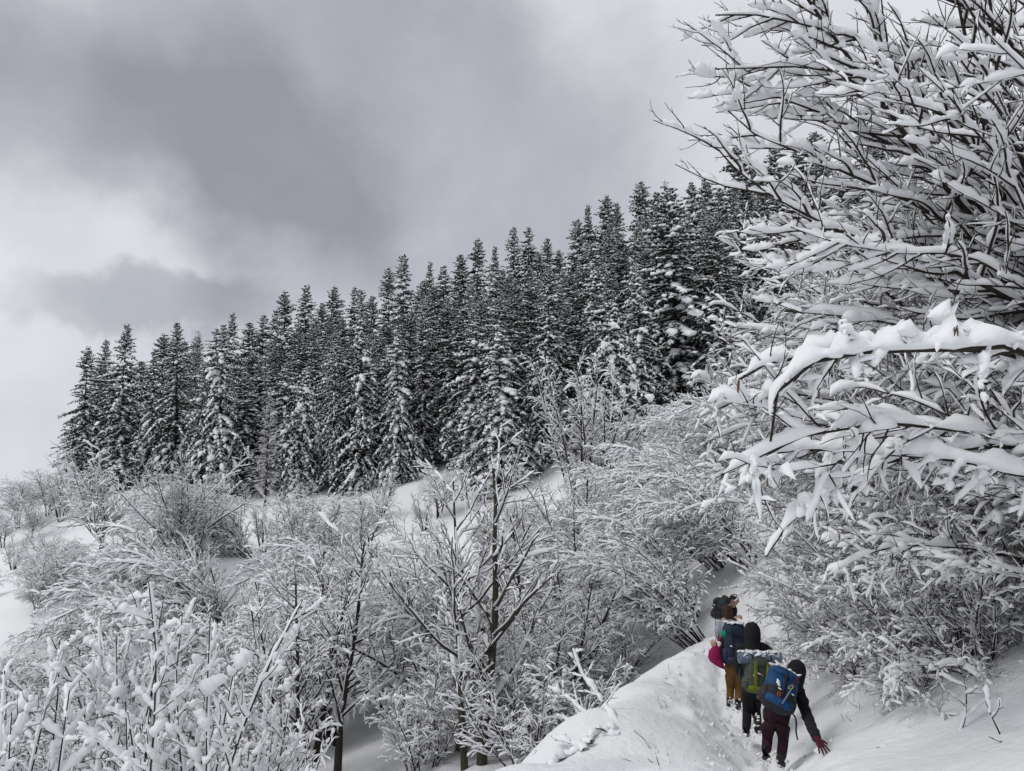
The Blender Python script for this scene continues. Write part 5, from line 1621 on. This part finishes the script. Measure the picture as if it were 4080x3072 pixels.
snow_patch("snow", mt, upv * 0.05 - fw * -0.0 + np.array([0, -0.066, 0]), ax * 0.26, upv * 0.025, upv, 30, 13, 0.014)

# ---- hiker in mustard trousers holding up a snowball
D3 = 12.7
foot = P3(2922, 2826, D3); foot[2] = gz(foot[0], foot[1])
J = dict(pelvis=P3(2926, 2668, D3 + 0.02), chest=P3(2930, 2566, D3 + 0.10), neck=P3(2930, 2530, D3 + 0.20), head=P3(2930, 2503, D3 + 0.27),
         hipL=P3(2911, 2684, D3), kneeL=P3(2910, 2744, D3 + 0.12), ankleL=P3(2908, 2796, D3), toeL=P3(2906, 2812, D3 + 0.2),
         hipR=P3(2941, 2684, D3), kneeR=P3(2943, 2748, D3 + 0.05), ankleR=P3(2941, 2806, D3 - 0.15), toeR=P3(2942, 2824, D3 + 0.05),
         shoulderL=P3(2890, 2556, D3 + 0.10), elbowL=P3(2896, 2640, D3 - 0.05), wristL=P3(2848, 2586, D3 - 0.02),
         shoulderR=P3(2968, 2556, D3 + 0.10), elbowR=P3(2985, 2630, D3 + 0.15), wristR=P3(2975, 2660, D3 + 0.38))
person("person in mustard trousers and a black jacket raising a bare hand with a snowball", foot, J, M_BLACK, M_MUSTARD, M_BLACK,
       hands=[("L", (-0.25, 0.0, 1.0), (-0.35, -0.9, 0.0), 1, 0.45, 0.22), ("R", J["wristR"] - J["elbowR"], (0, 0, 1), -1, 0.4, 0.2)], face=(0.0, 1, -0.1))
acc = Acc(); rs = np.random.default_rng(3)
sb = P3(2853, 2566, D3 + 0.03)
blobs(acc, np.zeros((4, 3)) + rs.normal(0, 0.016, (4, 3)), rs.normal(0, 1, (4, 3)), np.full(4, 0.055), np.full(4, 0.050), np.full(4, 0.045), rs)
tag(obj("snowball", acc.mesh("snowball", M_SNOW), None, sb), "rough snowball in the raised bare hand", "snowball")
bt, (u, o, r, H) = backpack("tall navy backpack with a snowy lid on the person in mustard trousers", P3(2920, 2640, D3 - 0.08), P3(2917, 2484, D3 - 0.04), (-0.02, -1, 0.08), 0.165, 0.26, M_NAVY, M_NAVY, M_NAVY, M_NAVY, seed=14, snow=30, lid_h=0.22, straps=2)
acc = Acc(); blobs(acc, (u * H * 0.74 - r * 0.15 + o * 0.12)[None], u[None], np.array([0.075]), np.array([0.06]), np.array([0.07]), rs)
obj("stuff_sack", acc.mesh("stuff_sack", M_TEAL), bt)
# magenta bag slung at the left side
pts = np.array([P3(2872, 2540, D3 + 0.02), P3(2860, 2572, D3 - 0.02), P3(2850, 2605, D3 - 0.06), P3(2852, 2632, D3 - 0.08), P3(2858, 2648, D3 - 0.08), P3(2866, 2656, D3 - 0.07)])
wd = np.array([0.012, 0.05, 0.115, 0.14, 0.135, 0.10])
root = pts[0].copy()
bg_ = thing("sling_bag", "magenta cloth bag with yellow cords hanging beside the navy backpack", "bag", root)
acc = Acc()
loft(acc, pts - root, unit(np.array([0.92, -0.05, -0.42])), np.array([0.05, 1, 0.1]), wd, wd * 0.42 + 0.01, 18, 2.2)
obj("bag_body", acc.mesh("bag_body", M_PINK), bg_)
obj("cord", tube_mesh("bag_cord", [np.zeros(3), P3(2876, 2525, D3 + 0.04) - root, P3(2884, 2512, D3 + 0.06) - root], 0.006, M_CORD, 6), bg_)
obj("cord", tube_mesh("bag_cord", [np.array([-0.02, 0, -0.02]), P3(2868, 2532, D3 + 0.0) - root, P3(2882, 2516, D3 + 0.02) - root], 0.005, M_CORD, 6), bg_)

# ---- hiker in the grey jacket
D4 = 14.9
foot = P3(2895, 2690, D4); foot[2] = gz(foot[0], foot[1])
J = dict(pelvis=P3(2896, 2558, D4), chest=P3(2897, 2490, D4 + 0.12), neck=P3(2897, 2462, D4 + 0.17), head=P3(2896, 2437, D4 + 0.24),
         hipL=P3(2882, 2568, D4), kneeL=P3(2880, 2622, D4 + 0.1), ankleL=P3(2878, 2670, D4), toeL=P3(2878, 2682, D4 + 0.2),
         hipR=P3(2910, 2568, D4), kneeR=P3(2912, 2624, D4 + 0.1), ankleR=P3(2912, 2676, D4 - 0.1), toeR=P3(2912, 2688, D4 + 0.1),
         shoulderL=P3(2868, 2484, D4 + 0.12), elbowL=P3(2861, 2526, D4 + 0.08), wristL=P3(2868, 2552, D4 + 0.25),
         shoulderR=P3(2928, 2484, D4 + 0.12), elbowR=P3(2938, 2526, D4 + 0.15), wristR=P3(2930, 2550, D4 + 0.35))
person("brown haired person in a loose pale grey jacket, fourth in the line", foot, J, M_GREY, M_NAVY, M_HAIR,
       hands=[("L", J["wristL"] - J["elbowL"], (-1, 0, 0), 1, 0.4, 0.2), ("R", J["wristR"] - J["elbowR"], (1, 0, 0), -1, 0.4, 0.2)], face=(0.1, 1, -0.15), hat_kind="hair", size=1.12)

# ---- foremost hiker looking back
D5 = 16.4
foot = P3(2908, 2632, D5); foot[2] = gz(foot[0], foot[1])
J = dict(pelvis=P3(2902, 2520, D5), chest=P3(2906, 2436, D5 + 0.05), neck=P3(2918, 2412, D5 + 0.04), head=P3(2926, 2391, D5 + 0.02),
         hipL=P3(2892, 2532, D5 - 0.05), kneeL=P3(2892, 2580, D5 + 0.05), ankleL=P3(2890, 2622, D5 - 0.05), toeL=P3(2904, 2632, D5 + 0.05),
         hipR=P3(2914, 2532, D5 + 0.05), kneeR=P3(2918, 2578, D5 + 0.15), ankleR=P3(2914, 2620, D5 + 0.05), toeR=P3(2928, 2630, D5 + 0.15),
         shoulderL=P3(2890, 2430, D5 + 0.15), elbowL=P3(2895, 2475, D5 + 0.2), wristL=P3(2920, 2470, D5 + 0.2),
         shoulderR=P3(2924, 2432, D5 - 0.08), elbowR=P3(2916, 2468, D5 - 0.12), wristR=P3(2929, 2460, D5 - 0.22))
person("foremost person in black turning a bearded face back beside the snowy branches", foot, J, M_BLACK, M_BLACK, M_DHAIR,
       hands=[("R", (0.5, -0.3, 0.15), (0, -0.5, 1), -1, 0.5, 0.2), ("L", (0.6, 0, 0), (0, 0, 1), 1, 0.5, 0.2)], face=(0.75, -0.62, -0.1), hat_kind="cap")
bt, (u, o, r, H) = backpack("black backpack of the foremost person", P3(2880, 2472, D5 - 0.05), P3(2890, 2392, D5 + 0.1), (-0.9, -0.45, 0.15), 0.17, 0.24, M_PKBLACK, M_PKBLACK, M_PKBLACK, M_PKBLACK, seed=23, snow=5, straps=1)
a, b = P3(2866, 2428, D5 - 0.22), P3(2898, 2382, D5 - 0.14)
rl = thing("rolled_mat", "dark grey rolled mat tied slantwise on the black backpack of the foremost person", "sleeping mat", a)
acc = Acc(); v = b - a; uu = unit(v); s1 = unit(np.cross(uu, np.array([0, 1.0, 0]))); s2 = np.cross(uu, s1)
loft(acc, [v * 0, v * 0.02, v * 0.5, v * 0.98, v], s1, s2, [0.085, 0.10, 0.10, 0.10, 0.085], [0.085, 0.10, 0.10, 0.10, 0.085], 20, 2)
obj("foam_roll", acc.mesh("dark_roll", M_DARKROLL), rl)
for f_ in (0.25, 0.75):
    obj("strap", tube_mesh("roll_strap", [v * f_ + s1 * math.cos(t_) * 0.104 + s2 * math.sin(t_) * 0.104 for t_ in np.linspace(0, 6.283, 15)], 0.008, M_PKBLACK, 6), rl)
a, b = P3(2852, 2560, D5 - 0.3), P3(2850, 2392, D5 - 0.2)
po = thing("trekking_pole", "thin dark pole fastened upright at the left of the foremost black backpack", "trekking pole", a)
v = b - a
obj("shaft", tube_mesh("pole_shaft", [v * 0, v * 0.5, v * 0.86], 0.007, M_BOOT, 6), po)
obj("grip", tube_mesh("pole_grip", [v * 0.86, v * 0.97 + np.array([0.02, 0, 0]), v * 1.0 + np.array([0.09, 0, 0.03])], 0.012, M_BLACK, 6), po)
